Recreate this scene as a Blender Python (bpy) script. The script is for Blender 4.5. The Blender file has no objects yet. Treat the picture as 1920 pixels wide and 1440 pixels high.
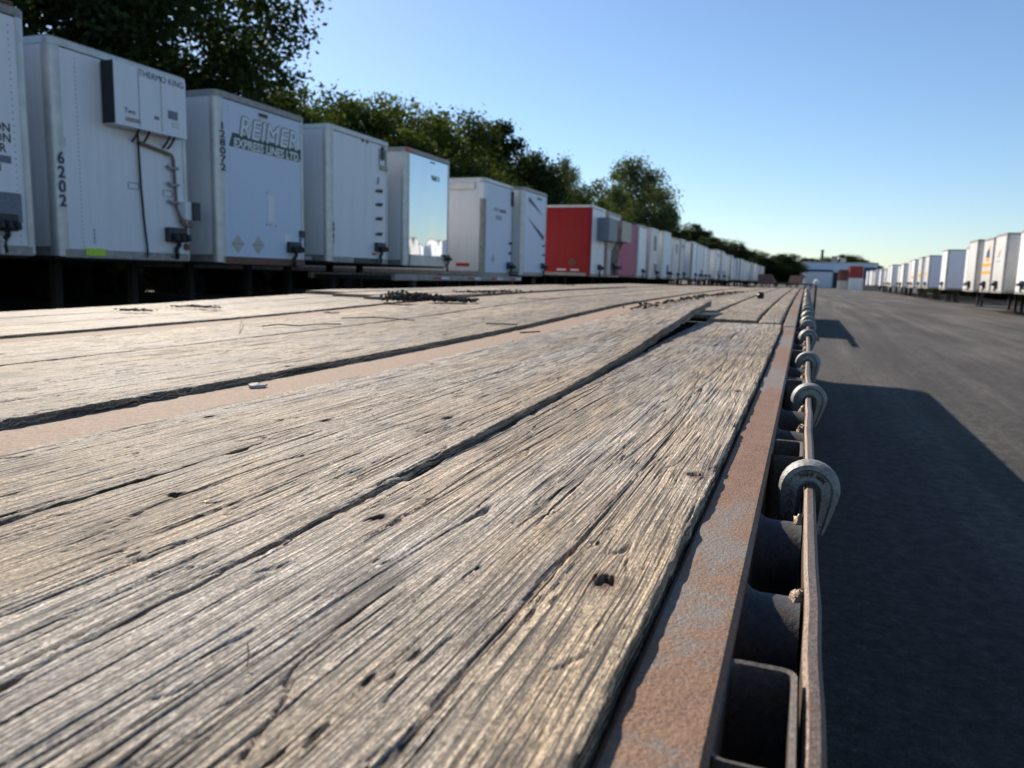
import bpy, math, random
import numpy as np
from mathutils import Matrix, Vector

random.seed(7)
S = bpy.context.scene
COL = S.collection
R = math.radians

# ------------------------------------------------------------------ camera
CAM = (0.003, 0.0, 1.27)
PITCH, YAW, ROLL = R(8.085), R(20.566), R(1.489)      # down, to the left, clockwise tilt of the picture
FPX = 1443.0 / 1920.0
cd = bpy.data.cameras.new('camera')
co = bpy.data.objects.new('camera', cd)
COL.objects.link(co)
cd.sensor_width = 36.0
cd.lens = FPX * 36.0
cd.clip_start, cd.clip_end = 0.01, 4000
cd.dof.use_dof = True
cd.dof.focus_distance = 0.72
cd.dof.aperture_fstop = 11.5
co.location = CAM
fw = Vector((-math.sin(YAW) * math.cos(PITCH), math.cos(YAW) * math.cos(PITCH), -math.sin(PITCH)))
rt = Vector((math.cos(YAW), math.sin(YAW), 0))
up = rt.cross(fw)
rt2 = rt * math.cos(ROLL) + up * math.sin(ROLL)
up2 = up * math.cos(ROLL) - rt * math.sin(ROLL)
co.matrix_world = Matrix.Translation(CAM) @ Matrix((rt2, up2, -fw)).transposed().to_4x4()
S.camera = co

# ------------------------------------------------------------------ sky, sun, exposure
SUN_EL = R(31.0)
SUN_XY = Vector((-0.74, 0.67)).normalized()            # direction towards the sun on the ground
wd = bpy.data.worlds.new('World')
S.world = wd
wd.use_nodes = True
nt = wd.node_tree
sky = nt.nodes.new('ShaderNodeTexSky')
sky.sky_type = 'NISHITA'
sky.sun_disc = False
sky.sun_elevation = SUN_EL
sky.sun_rotation = math.atan2(SUN_XY.x, SUN_XY.y)
sky.altitude = 0
sky.air_density = 1.0
sky.dust_density = 0.2
sky.ozone_density = 4.6
bg = nt.nodes['Background']
bg.inputs['Strength'].default_value = 0.068
nt.links.new(sky.outputs[0], bg.inputs['Color'])
sl = bpy.data.lights.new('sun', 'SUN')
sl.energy = 3.75
sl.angle = R(0.53)
sl.color = (1.0, 0.91, 0.79)
so = bpy.data.objects.new('sun', sl)
COL.objects.link(so)
sd = Vector((SUN_XY.x * math.cos(SUN_EL), SUN_XY.y * math.cos(SUN_EL), math.sin(SUN_EL)))
so.rotation_euler = sd.to_track_quat('Z', 'Y').to_euler()
so.location = (-30, 30, 40)
S.view_settings.view_transform = 'Standard'
S.view_settings.look = 'None'
S.view_settings.exposure = 1.0
S.view_settings.gamma = 1.0
S.cycles.use_denoising = True
S.cycles.max_bounces = 6
S.cycles.transparent_max_bounces = 4
S.cycles.sample_clamp_indirect = 8


def ray(px, py):
    """direction of a photograph pixel (1920 wide) in the world"""
    d = fw * 1443.0 + rt2 * (px - 960) - up2 * (py - 720)
    return d / 1443.0


def on_z(px, py, z):
    d = ray(px, py)
    t = (z - CAM[2]) / d.z
    return Vector(CAM) + d * t


# ------------------------------------------------------------------ helpers
class MB:
    def __init__(s):
        s.v, s.f = [], []

    def add(s, vs, fs):
        n = len(s.v)
        s.v += [tuple(v) for v in vs]
        s.f += [tuple(i + n for i in f) for f in fs]
        return s

    def box(s, x0, x1, y0, y1, z0, z1):
        vs = [(x, y, z) for x in (x0, x1) for y in (y0, y1) for z in (z0, z1)]
        fs = [(0, 1, 3, 2), (4, 6, 7, 5), (0, 4, 5, 1), (2, 3, 7, 6), (0, 2, 6, 4), (1, 5, 7, 3)]
        return s.add(vs, fs)

    def bbox(s, x0, x1, y0, y1, z0, z1, b=0.005):
        """box with chamfered edges"""
        c = ((x0 + x1) / 2, (y0 + y1) / 2, (z0 + z1) / 2)
        h = ((x1 - x0) / 2, (y1 - y0) / 2, (z1 - z0) / 2)
        vs, idx = [], {}
        for sx in (-1, 1):
            for sy in (-1, 1):
                for sz in (-1, 1):
                    for a in range(3):
                        o = [h[0] - b, h[1] - b, h[2] - b]
                        o[a] = h[a]
                        idx[(sx, sy, sz, a)] = len(vs)
                        vs.append((c[0] + sx * o[0], c[1] + sy * o[1], c[2] + sz * o[2]))
        fs = []
        for a in range(3):
            p, q = (a + 1) % 3, (a + 2) % 3
            for sg in (-1, 1):
                quad = []
                for (u, w) in ((-1, -1), (1, -1), (1, 1), (-1, 1)):
                    k = [0, 0, 0]
                    k[a], k[p], k[q] = sg, u, w
                    quad.append(idx[(*k, a)])
                fs.append(tuple(quad if sg > 0 else quad[::-1]))
        for a in range(3):
            p, q = (a + 1) % 3, (a + 2) % 3
            for u in (-1, 1):
                for w in (-1, 1):
                    k0, k1 = [0, 0, 0], [0, 0, 0]
                    k0[a], k0[p], k0[q] = -1, u, w
                    k1[a], k1[p], k1[q] = 1, u, w
                    fs.append((idx[(*k0, p)], idx[(*k1, p)], idx[(*k1, q)], idx[(*k0, q)]))
        for sx in (-1, 1):
            for sy in (-1, 1):
                for sz in (-1, 1):
                    fs.append(tuple(idx[(sx, sy, sz, a)] for a in range(3)))
        return s.add(vs, fs)

    def tube(s, pts, r, n=8, caps=True):
        pts = [Vector(p) for p in pts]
        rs = r if isinstance(r, (list, tuple)) else [r] * len(pts)
        vs, fs = [], []
        prev = None
        for i, p in enumerate(pts):
            t = (pts[min(i + 1, len(pts) - 1)] - pts[max(i - 1, 0)]).normalized()
            a = prev if prev is not None else (Vector((0, 0, 1)) if abs(t.z) < .9 else Vector((1, 0, 0)))
            u = (a - t * a.dot(t)).normalized()
            prev = u
            w = t.cross(u)
            for k in range(n):
                an = 2 * math.pi * k / n
                vs.append(p + (u * math.cos(an) + w * math.sin(an)) * rs[i])
        for i in range(len(pts) - 1):
            for k in range(n):
                a, b = i * n + k, i * n + (k + 1) % n
                fs.append((a, b, b + n, a + n))
        if caps:
            fs.append(tuple(range(n))[::-1])
            fs.append(tuple(range((len(pts) - 1) * n, len(pts) * n)))
        return s.add(vs, fs)

    def prism(s, poly, axis, a0, a1):
        """poly of 2d points pushed along an axis (0 x: poly is y,z; 1 y: poly is x,z; 2 z: poly is x,y)"""
        def P(p, a):
            return [(a, p[0], p[1]), (p[0], a, p[1]), (p[0], p[1], a)][axis]
        n = len(poly)
        vs = [P(p, a0) for p in poly] + [P(p, a1) for p in poly]
        fs = [tuple(range(n))[::-1], tuple(range(n, 2 * n))]
        fs += [(i, (i + 1) % n, (i + 1) % n + n, i + n) for i in range(n)]
        return s.add(vs, fs)

    def mesh(s, name, mat=None, smooth=False):
        m = bpy.data.meshes.new(name)
        m.from_pydata(s.v, [], s.f)
        import bmesh
        b = bmesh.new()
        b.from_mesh(m)
        bmesh.ops.recalc_face_normals(b, faces=b.faces)
        b.to_mesh(m)
        b.free()
        if smooth:
            m.polygons.foreach_set('use_smooth', [True] * len(m.polygons))
            m.set_sharp_from_angle(angle=R(40))
        if mat:
            m.materials.append(mat)
        return m

    def build(s, name, mat, parent=None, smooth=False):
        return link(name, s.mesh(name, mat, smooth), parent)


def link(name, mesh, parent=None, loc=None, rot=None):
    o = bpy.data.objects.new(name, mesh)
    COL.objects.link(o)
    if parent:
        o.parent = parent
    if loc:
        o.location = loc
    if rot:
        o.rotation_euler = rot
    return o


def tag(o, label=None, cat=None, group=None, kind=None):
    for k, v in (('label', label), ('category', cat), ('group', group), ('kind', kind)):
        if v:
            o[k] = v
    return o


def thing(name, label, cat, loc=(0, 0, 0), rz=0.0, group=None):
    o = bpy.data.objects.new(name, None)
    COL.objects.link(o)
    o.empty_display_size = .1
    o.location = loc
    o.rotation_euler = (0, 0, rz)
    return tag(o, label, cat, group)


def sstep(a, b, x):
    t = np.clip((x - a) / (b - a), 0, 1)
    return t * t * (3 - 2 * t)


def hsh(i, j, seed):
    h = (i.astype(np.int64) * 374761393 + j.astype(np.int64) * 668265263 + seed * 2147483647) & 0xFFFFFFFF
    h = ((h ^ (h >> 13)) * 1274126177) & 0xFFFFFFFF
    h = ((h ^ (h >> 16)) * 2246822519) & 0xFFFFFFFF
    return ((h ^ (h >> 15)) & 0xFFFFFF) / float(0xFFFFFF)


def vn(x, y, seed=0):
    xi, yi = np.floor(x), np.floor(y)
    fx, fy = x - xi, y - yi
    fx = fx * fx * (3 - 2 * fx)
    fy = fy * fy * (3 - 2 * fy)
    a, b = hsh(xi, yi, seed), hsh(xi + 1, yi, seed)
    c, d = hsh(xi, yi + 1, seed), hsh(xi + 1, yi + 1, seed)
    return (a * (1 - fx) + b * fx) * (1 - fy) + (c * (1 - fx) + d * fx) * fy


# ------------------------------------------------------------------ materials
class NT:
    def __init__(s, name):
        s.m = bpy.data.materials.new(name)
        s.m.use_nodes = True
        s.t = s.m.node_tree
        s.b = s.t.nodes['Principled BSDF']

    def n(s, t, **kw):
        x = s.t.nodes.new('ShaderNode' + t)
        for k, v in kw.items():
            if isinstance(v, bpy.types.NodeSocket):
                s.t.links.new(v, x.inputs[k])
            elif k in x.inputs:
                x.inputs[k].default_value = v
            else:
                setattr(x, k, v)
        return x

    def l(s, a, b):
        s.t.links.new(a, b)

    def noise(s, vec, scale, detail=4, rough=.55, dist=0):
        x = s.n('TexNoise', Scale=scale, Detail=detail, Roughness=rough, Distortion=dist)
        s.l(vec, x.inputs['Vector'])
        return x.outputs['Fac']

    def map(s, vec, scale=(1, 1, 1), loc=(0, 0, 0)):
        x = s.n('Mapping')
        x.inputs['Scale'].default_value = scale
        x.inputs['Location'].default_value = loc
        s.l(vec, x.inputs['Vector'])
        return x.outputs[0]

    def ramp(s, fac, *stops):
        x = s.n('ValToRGB')
        e = x.color_ramp.elements
        while len(e) < len(stops):
            e.new(0.5)
        for k, (p, c) in enumerate(stops):
            e[k].position = p
            e[k].color = (c, c, c, 1) if isinstance(c, (int, float)) else (*c, 1)
        s.l(fac, x.inputs[0])
        return x.outputs[0]

    def mix(s, fac, a, b, mode='MIX'):
        x = s.n('Mix', data_type='RGBA', blend_type=mode)
        for k, v in ((0, fac), (6, a), (7, b)):
            if isinstance(v, bpy.types.NodeSocket):
                s.l(v, x.inputs[k])
            else:
                x.inputs[k].default_value = v if k == 0 else ((*v, 1) if isinstance(v, tuple) else (v, v, v, 1))
        return x.outputs[2]

    def math(s, op, a, b=0.0):
        x = s.n('Math', operation=op)
        for k, v in ((0, a), (1, b)):
            if isinstance(v, bpy.types.NodeSocket):
                s.l(v, x.inputs[k])
            else:
                x.inputs[k].default_value = v
        return x.outputs[0]

    def bump(s, h, dist, strength=1.0, normal=None):
        x = s.n('Bump', Strength=strength, Distance=dist)
        s.l(h, x.inputs['Height'])
        if normal:
            s.l(normal, x.inputs['Normal'])
        return x.outputs[0]

    def out(s, col=None, rough=None, normal=None, metal=None, spec=None):
        for k, v in (('Base Color', col), ('Roughness', rough), ('Normal', normal), ('Metallic', metal), ('Specular IOR Level', spec)):
            if v is None:
                continue
            if isinstance(v, bpy.types.NodeSocket):
                s.l(v, s.b.inputs[k])
            else:
                s.b.inputs[k].default_value = (*v, 1) if isinstance(v, tuple) else v
        return s.m

    def obj(s):
        return s.n('TexCoord').outputs['Object']


def m_wood():
    t = NT('weathered_wood')
    g = t.n('Attribute', attribute_name='guv').outputs['Vector']
    o = t.obj()
    rnd = t.n('ObjectInfo').outputs['Random']
    fine = t.noise(t.map(g, (760, 9, 1)), 1, 3, .6)
    mid = t.noise(t.map(g, (330, 4.6, 1)), 1, 4, .6)
    fib = t.noise(t.map(g, (1700, 40, 1)), 1, 2, .6)
    speck = t.noise(t.map(g, (900, 330, 1)), 1, 2, .65)
    low = t.noise(t.map(o, (7, 1.6, 9)), 1, 4, .6)
    blot = t.noise(t.map(o, (26, 10, 22)), 1, 6, .68)
    big = t.noise(t.map(o, (3.2, 1.1, 3)), 1, 3, .6)
    base = t.mix(t.ramp(low, (.40, 0.0), (.60, 1.0)), (.385, .288, .19), (.365, .322, .272))
    warm = t.n('Attribute', attribute_name='warm').outputs['Fac']
    base = t.mix(t.math('MULTIPLY', warm, t.ramp(low, (.3, .95), (.7, .5))), base, (.46, .345, .215))
    base = t.mix(1.0, base, t.ramp(rnd, (0.0, .80), (1.0, 1.12)), 'MULTIPLY')
    base = t.mix(t.ramp(blot, (.50, 0.0), (.70, .75)), base, (.10, .075, .055))
    base = t.mix(1.0, base, t.ramp(big, (.35, .72), (.65, 1.15)), 'MULTIPLY')
    base = t.mix(1.0, base, t.ramp(mid, (.34, .42), (.48, .92), (.66, 1.3)), 'MULTIPLY')
    base = t.mix(1.0, base, t.ramp(fine, (.36, .26), (.47, .90), (.64, 1.6)), 'MULTIPLY')
    base = t.mix(1.0, base, t.ramp(speck, (.34, .42), (.5, 1.0), (.66, 1.5)), 'MULTIPLY')
    speck2 = t.noise(t.map(g, (420, 130, 1), (3, 8, 0)), 1, 3, .65)
    base = t.mix(1.0, base, t.ramp(speck2, (.34, .50), (.5, 1.0), (.66, 1.42)), 'MULTIPLY')
    hair = t.noise(t.map(g, (400, 4.6, 1), (5, 2, 0)), 1, 3, .5)
    base = t.mix(t.ramp(hair, (.38, .92), (.42, 0.0)), base, (.032, .026, .022))
    hair2 = t.noise(t.map(g, (860, 11.0, 1), (9, 4, 0)), 1, 2, .5)
    base = t.mix(t.ramp(hair2, (.36, .85), (.42, 0.0)), base, (.045, .036, .029))
    rust = t.n('Attribute', attribute_name='rust').outputs['Fac']
    base = t.mix(rust, base, (.075, .03, .013))
    h = t.math('ADD', t.math('MULTIPLY', fine, 1.0), t.math('MULTIPLY', mid, 1.3))
    h = t.math('ADD', h, t.math('MULTIPLY', fib, .4))
    h = t.math('ADD', h, t.math('MULTIPLY', speck, .45))
    h = t.math('ADD', h, t.math('MULTIPLY', speck2, .7))
    h = t.math('ADD', h, t.math('MULTIPLY', t.ramp(hair, (.36, 0.0), (.42, 1.0)), .8))
    n = t.bump(h, .0015, 1.0)
    return t.out(base, t.ramp(fine, (.3, .62), (.7, .85)), n, spec=.35)


def m_rail():
    t = NT('rusty_painted_rail')
    o = t.obj()
    a = t.noise(t.map(o, (9, 2.3, 9), (3.1, .25, 0)), 1, 6, .62, .3)
    b = t.noise(o, 55, 6, .7)
    sp = t.noise(o, 420, 3, .7)
    fac = t.math('ADD', t.math('MULTIPLY', a, .8), t.math('MULTIPLY', b, .3))
    rust = t.mix(t.ramp(sp, (.3, 0.0), (.7, 1.0)), (.105, .046, .024), (.27, .142, .076))
    rust = t.mix(t.ramp(b, (.4, 0.0), (.7, .7)), rust, (.27, .165, .10))
    grey = t.mix(t.ramp(sp, (.3, 0.0), (.7, 1.0)), (.13, .104, .085), (.255, .205, .168))
    grey = t.mix(t.ramp(t.noise(o, 14, 4), (.5, 0.0), (.7, .6)), grey, (.19, .17, .155))
    col = t.mix(t.ramp(fac, (.50, 0.0), (.56, 1.0)), grey, rust)
    n = t.bump(t.math('ADD', sp, t.math('MULTIPLY', b, 1.2)), .0012, .9)
    return t.out(col, .66, n, metal=.15, spec=.4)


def m_simple(name, col, rough=.6, metal=0.0, var=.25, scale=30, bump=.0, spec=.5):
    t = NT(name)
    o = t.obj()
    nz = t.noise(o, scale, 5, .65)
    c = t.mix(t.ramp(nz, (.3, 0.0), (.7, 1.0)), tuple(x * (1 - var) for x in col), tuple(min(1, x * (1 + var)) for x in col))
    n = t.bump(nz, bump, 1.0) if bump else None
    return t.out(c, rough, n, metal, spec)


def m_rusty(name, base, rust, amount=.5, scale=40, rough=.6, metal=.4, bump=.001, fine=260):
    t = NT(name)
    o = t.obj()
    a = t.noise(o, scale, 6, .68)
    f = t.noise(o, fine, 3, .7)
    c0 = t.mix(t.ramp(f, (.3, 0.0), (.7, 1.0)), tuple(x * .65 for x in base), tuple(min(1, x * 1.35) for x in base))
    c1 = t.mix(t.ramp(f, (.3, 0.0), (.7, 1.0)), tuple(x * .5 for x in rust), tuple(min(1, x * 1.5) for x in rust))
    col = t.mix(t.ramp(a, (.5 - amount * .35, 1.0), (.62 - amount * .3, 0.0)), c0, c1)
    return t.out(col, rough, t.bump(t.math('ADD', a, f), bump, .8), metal)


def m_van(name, col, dirt=.35, rib=0.0, spec=.5):
    t = NT(name)
    o = t.obj()
    sep = t.n('SeparateXYZ')
    t.l(o, sep.inputs[0])
    streak = t.noise(t.map(o, (5, 9, .55)), 1, 5, .65)
    spots = t.noise(o, 7, 6, .7)
    low = t.ramp(t.math('ADD', t.math('MULTIPLY', sep.outputs[2], -.33), t.math('MULTIPLY', streak, 1.0)), (-.05, 0.0), (.42, 1.0))
    f = t.math('MULTIPLY', t.ramp(streak, (.42, 0.0), (.78, 1.0)), dirt)
    f = t.math('ADD', f, t.math('MULTIPLY', low, dirt * .5))
    f = t.math('ADD', f, t.math('MULTIPLY', t.ramp(spots, (.58, 0.0), (.8, 1.0)), dirt * .7))
    c = t.mix(f, col, (.34, .30, .25))
    h = t.noise(o, 1.6, 2)
    if rib:
        w = t.n('TexWave', Scale=rib, bands_direction='X', wave_profile='SIN')
        t.l(o, w.inputs['Vector'])
        h = t.math('ADD', h, t.math('MULTIPLY', w.outputs['Fac'], .12))
    return t.out(c, t.ramp(spots, (.3, .32), (.7, .5)), t.bump(h, .012, .6), 0.0, spec)


WOOD, RAIL = m_wood(), m_rail()
M = dict(
    strip=m_rusty('rusty_beam_flange', (.265, .172, .112), (.135, .08, .05), .7, 11, .85, .0, .0022, 200),
    rub=m_rusty('worn_rub_rail', (.165, .118, .088), (.125, .056, .032), .6, 26, .5, .4, .0012, 320),
    dark=m_rusty('dark_frame_steel', (.035, .037, .042), (.07, .042, .03), .5, 30, .7, .2, .0006),
    pocket=m_rusty('pocket_steel', (.10, .083, .07), (.13, .065, .04), .5, 60, .6, .35, .0006),
    weld=m_rusty('weld_bead', (.36, .27, .19), (.28, .14, .07), .5, 120, .6, .4, .0015, 500),
    hook=m_rusty('forged_hook_steel', (.23, .235, .215), (.15, .095, .06), .5, 60, .55, .3, .0012, 420),
    bolt=m_rusty('rusted_bolt', (.085, .035, .018), (.14, .055, .022), .5, 120, .8, .2, .0012, 500),
    black=m_simple('black_rubber_and_leg_shade', (.018, .018, .02), .6),
    plastic=m_simple('dark_plastic', (.03, .033, .038), .45),
    alu=m_simple('dull_aluminium', (.56, .55, .53), .42, .55, .16, 5),
    alud=m_simple('stained_aluminium', (.34, .315, .285), .5, .35, .3, 8),
    brown=m_rusty('rusty_brown_steel', (.19, .10, .07), (.13, .055, .03), .6, 6, .7, .2, .002, 40),
    white=m_van('white_van_paint', (.85, .86, .88), .13),
    white2=m_van('cool_white_van_paint', (.82, .85, .89), .10),
    cream=m_van('dirty_white_van_paint', (.72, .72, .70), .6),
    side=m_van('ribbed_white_side', (.80, .80, .79), .22, 7.0),
    red=m_van('red_van_paint', (.37, .009, .013), .05, 0.0, .2),
    pink=m_van('faded_pink_van_paint', (.60, .36, .43), .15, 0.0, .3),
    tyre=m_simple('tyre_rubber', (.02, .02, .021), .85, 0, .3, 20, .004),
    ink=m_simple('black_lettering', (.025, .027, .033), .5),
    blueink=m_simple('dark_blue_lettering', (.03, .055, .12), .5),
    grey=m_simple('grey_lettering', (.17, .19, .23), .5),
    green=m_simple('green_decal', (.016, .09, .058), .45),
    letter=m_simple('white_decal', (.82, .83, .84), .45),
    silver=m_simple('silver_placard', (.52, .49, .44), .5, .1, .15, 14),
    lime=m_simple('lime_sticker', (.50, .72, .05), .5),
    blue=m_simple('blue_sticker', (.02, .10, .38), .5),
    yellow=m_simple('amber_decal', (.80, .36, .015), .5),
    redp=m_simple('red_sticker', (.50, .03, .03), .5),
    orange=m_simple('orange_marker', (.65, .12, .02), .4),
    dirt=m_simple('dry_dirt', (.06, .052, .046), .95, 0, .5, 60, .004),
    flake=m_simple('pale_flake', (.40, .38, .34), .8, 0, .4, 90),
    straw=m_simple('dry_stalk', (.10, .075, .045), .9),
    wall=m_simple('white_cladding', (.80, .83, .86), .6, 0, .08, .4),
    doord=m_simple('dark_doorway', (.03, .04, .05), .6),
    bark=m_simple('bark', (.075, .058, .043), .95, 0, .4, 6, .03),
    cred=m_simple('red_container_paint', (.34, .035, .03), .55, 0, .2, 1.5),
    fade=m_simple('faded_grey_print', (.36, .40, .46), .5),
    lilac=m_simple('faded_lilac_print', (.50, .50, .66), .5),
    pipe=m_rusty('stained_pipe', (.22, .17, .13), (.16, .085, .05), .6, 12, .7, .1, .001, 60),
    skynose=m_van('white_van_paint_sky_tint', (.66, .75, .88), .07),  # white paint with the blue sky reflection put into its colour
    cblue=m_simple('blue_container_paint', (.02, .06, .16), .55, 0, .2, 1.5),
)


def m_mirror():
    t = NT('polished_stainless_nose')
    o = t.obj()
    h = t.noise(t.map(o, (1, .9, .45)), 1, 1, .4)
    return t.out((.80, .84, .88), .035, t.bump(h, .05, .55), 1.0)


def m_asphalt():
    t = NT('worn_asphalt')
    o = t.obj()
    tr = t.noise(t.map(o, (1.5, .045, 1)), 1, 4, .6, .5)
    pa = t.noise(t.map(o, (.30, .12, 1)), 1, 5, .6, .6)
    ag = t.noise(o, 130, 3, .75)
    st = t.noise(o, 30, 4, .75)
    c = t.mix(t.ramp(ag, (.3, 0.0), (.7, 1.0)), (.030, .026, .0235), (.112, .098, .087))
    c = t.mix(1.0, c, t.ramp(tr, (.34, .68), (.5, 1.0), (.64, 1.6)), 'MULTIPLY')
    c = t.mix(1.0, c, t.ramp(pa, (.36, .66), (.64, 1.3)), 'MULTIPLY')
    c = t.mix(t.ramp(st, (.58, 0.0), (.70, .7)), c, (.135, .12, .108))
    c = t.mix(t.ramp(t.noise(t.map(o, (1.1, .5, 1)), 1, 6, .7), (.56, 0.0), (.72, .55)), c, (.034, .031, .029))
    peb = t.noise(o, 14, 3, .8)
    c = t.mix(1.0, c, t.ramp(peb, (.36, .6), (.5, 1.0), (.64, 1.5)), 'MULTIPLY')
    return t.out(c, .85, t.bump(t.math('ADD', ag, t.math('MULTIPLY', st, 2.0)), .010, 1.0), spec=.3)


def m_leaf(name, a, b, tr):
    t = NT(name)
    o = t.obj()
    nz = t.noise(o, 5, 3, .6)
    geo = t.n('NewGeometry')
    rnd = geo.outputs['Random Per Island']
    c = t.mix(t.ramp(t.math('ADD', t.math('MULTIPLY', nz, .6), t.math('MULTIPLY', rnd, .45)), (.3, 0.0), (.75, 1.0)), a, b)
    t.out(c, .7, spec=.12)
    tl = t.n('BsdfTranslucent')
    t.l(t.mix(1.0, c, (1.25, 1.25, .5), 'MULTIPLY'), tl.inputs['Color'])
    mx = t.n('MixShader', Fac=tr)
    t.l(t.b.outputs[0], mx.inputs[1])
    t.l(tl.outputs[0], mx.inputs[2])
    t.l(mx.outputs[0], t.t.nodes['Material Output'].inputs['Surface'])
    return t.m


M['mirror'] = m_mirror()
LEAF_D = m_leaf('dark_leaves', (.016, .030, .010), (.040, .060, .018), .26)
LEAF_Y = m_leaf('yellow_green_leaves', (.036, .060, .015), (.098, .118, .030), .36)
LEAF_M = m_leaf('mid_green_leaves', (.024, .042, .013), (.062, .082, .022), .34)
LEAF_G = m_leaf('grey_green_leaves', (.05, .075, .04), (.10, .125, .065), .4)


# ------------------------------------------------------------------ ground
def gz(x):
    return -0.0145 * max(-26.0, min(26.0, x))


xs = [-1600, -300, -26, 0, 26, 300, 1600]
g = MB()
for i, x in enumerate(xs):
    g.v += [(x, -60, gz(x)), (x, 2600, gz(x))]
g.f = [(2 * i, 2 * i + 2, 2 * i + 3, 2 * i + 1) for i in range(len(xs) - 1)]
tag(g.build('ground', m_asphalt()), kind='structure')

# ------------------------------------------------------------------ the flatbed in front
RY = [-6, .6, 1.3, 1.9, 2.4, 2.8, 3.2, 3.7, 4.6, 6.2, 9, 13, 20]
RZ = [0, .0, .004, .011, .019, .030, .040, .051, .061, .073, .083, .093, .10]
_yy = np.linspace(-6, 20, 1301)
_zz = np.convolve(np.pad(np.interp(_yy, RY, RZ), 15, mode='edge'), np.ones(31) / 31, 'valid')
DECK0 = 1.09
DECK_END = 11.8
DECK_REAR = -2.9


def DZ(y):
    return DECK0 + np.interp(y, _yy, _zz)


bed = thing('flatbed_trailer', 'long flatbed trailer with a weathered plank deck and rusty steel edge rail', 'trailer')

DENTS = []       # (x, y, radius x, radius y, depth) hollows and knots in the boards
RUSTY = []       # (x, y, radius)
BOLTS = [(707, 968, .0075), (1133, 1088, .0085), (1300, 888, .007), (610, 790, .007), (330, 928, .006), (840, 790, .0065),
         (395, 783, .006), (812, 683, .006), (540, 690, .006), (1118, 668, .006), (1385, 732, .006), (1440, 655, .006)]
BOLT_AT = []
for (px, py, r) in BOLTS:
    p = on_z(px, py, DECK0)
    p = on_z(px, py, float(DZ(p.y)))
    BOLT_AT.append((p.x, p.y, r))
    DENTS.append((p.x, p.y, r * .85, r * 1.1, .0065))
    RUSTY.append((p.x, p.y, r * 1.7))
for (px, py, rx, ry, d) in [(1165, 858, .006, .016, .006), (880, 1068, .008, .012, .006), (1010, 1140, .006, .022, .006), (1330, 785, .004, .008, .005),
                            (950, 797, .012, .022, .004), (250, 1040, .012, .012, .005), (350, 1060, .012, .008, .004), (600, 1360, .008, .03, .006),
                            (1125, 1018, .010, .006, .005), (690, 1050, .014, .006, .005), (745, 1240, .006, .020, .005), (1255, 897, .016, .004, .003),
                            (1235, 872, .03, .003, .0035), (1040, 685, .02, .006, .004), (905, 660, .02, .008, .004), (1190, 660, .05, .008, .004)]:
    p = on_z(px, py, DECK0)
    p = on_z(px, py, float(DZ(p.y)))
    q_ = random.Random(int(px * 7 + py))
    for _ in range(3):
        DENTS.append((p.x + q_.uniform(-.8, .8) * rx, p.y + q_.uniform(-.8, .8) * ry, q_.uniform(.0007, .0013), q_.uniform(.3, .6) * min(max(ry, .008), .016), d * q_.uniform(.35, .75)))


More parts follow.
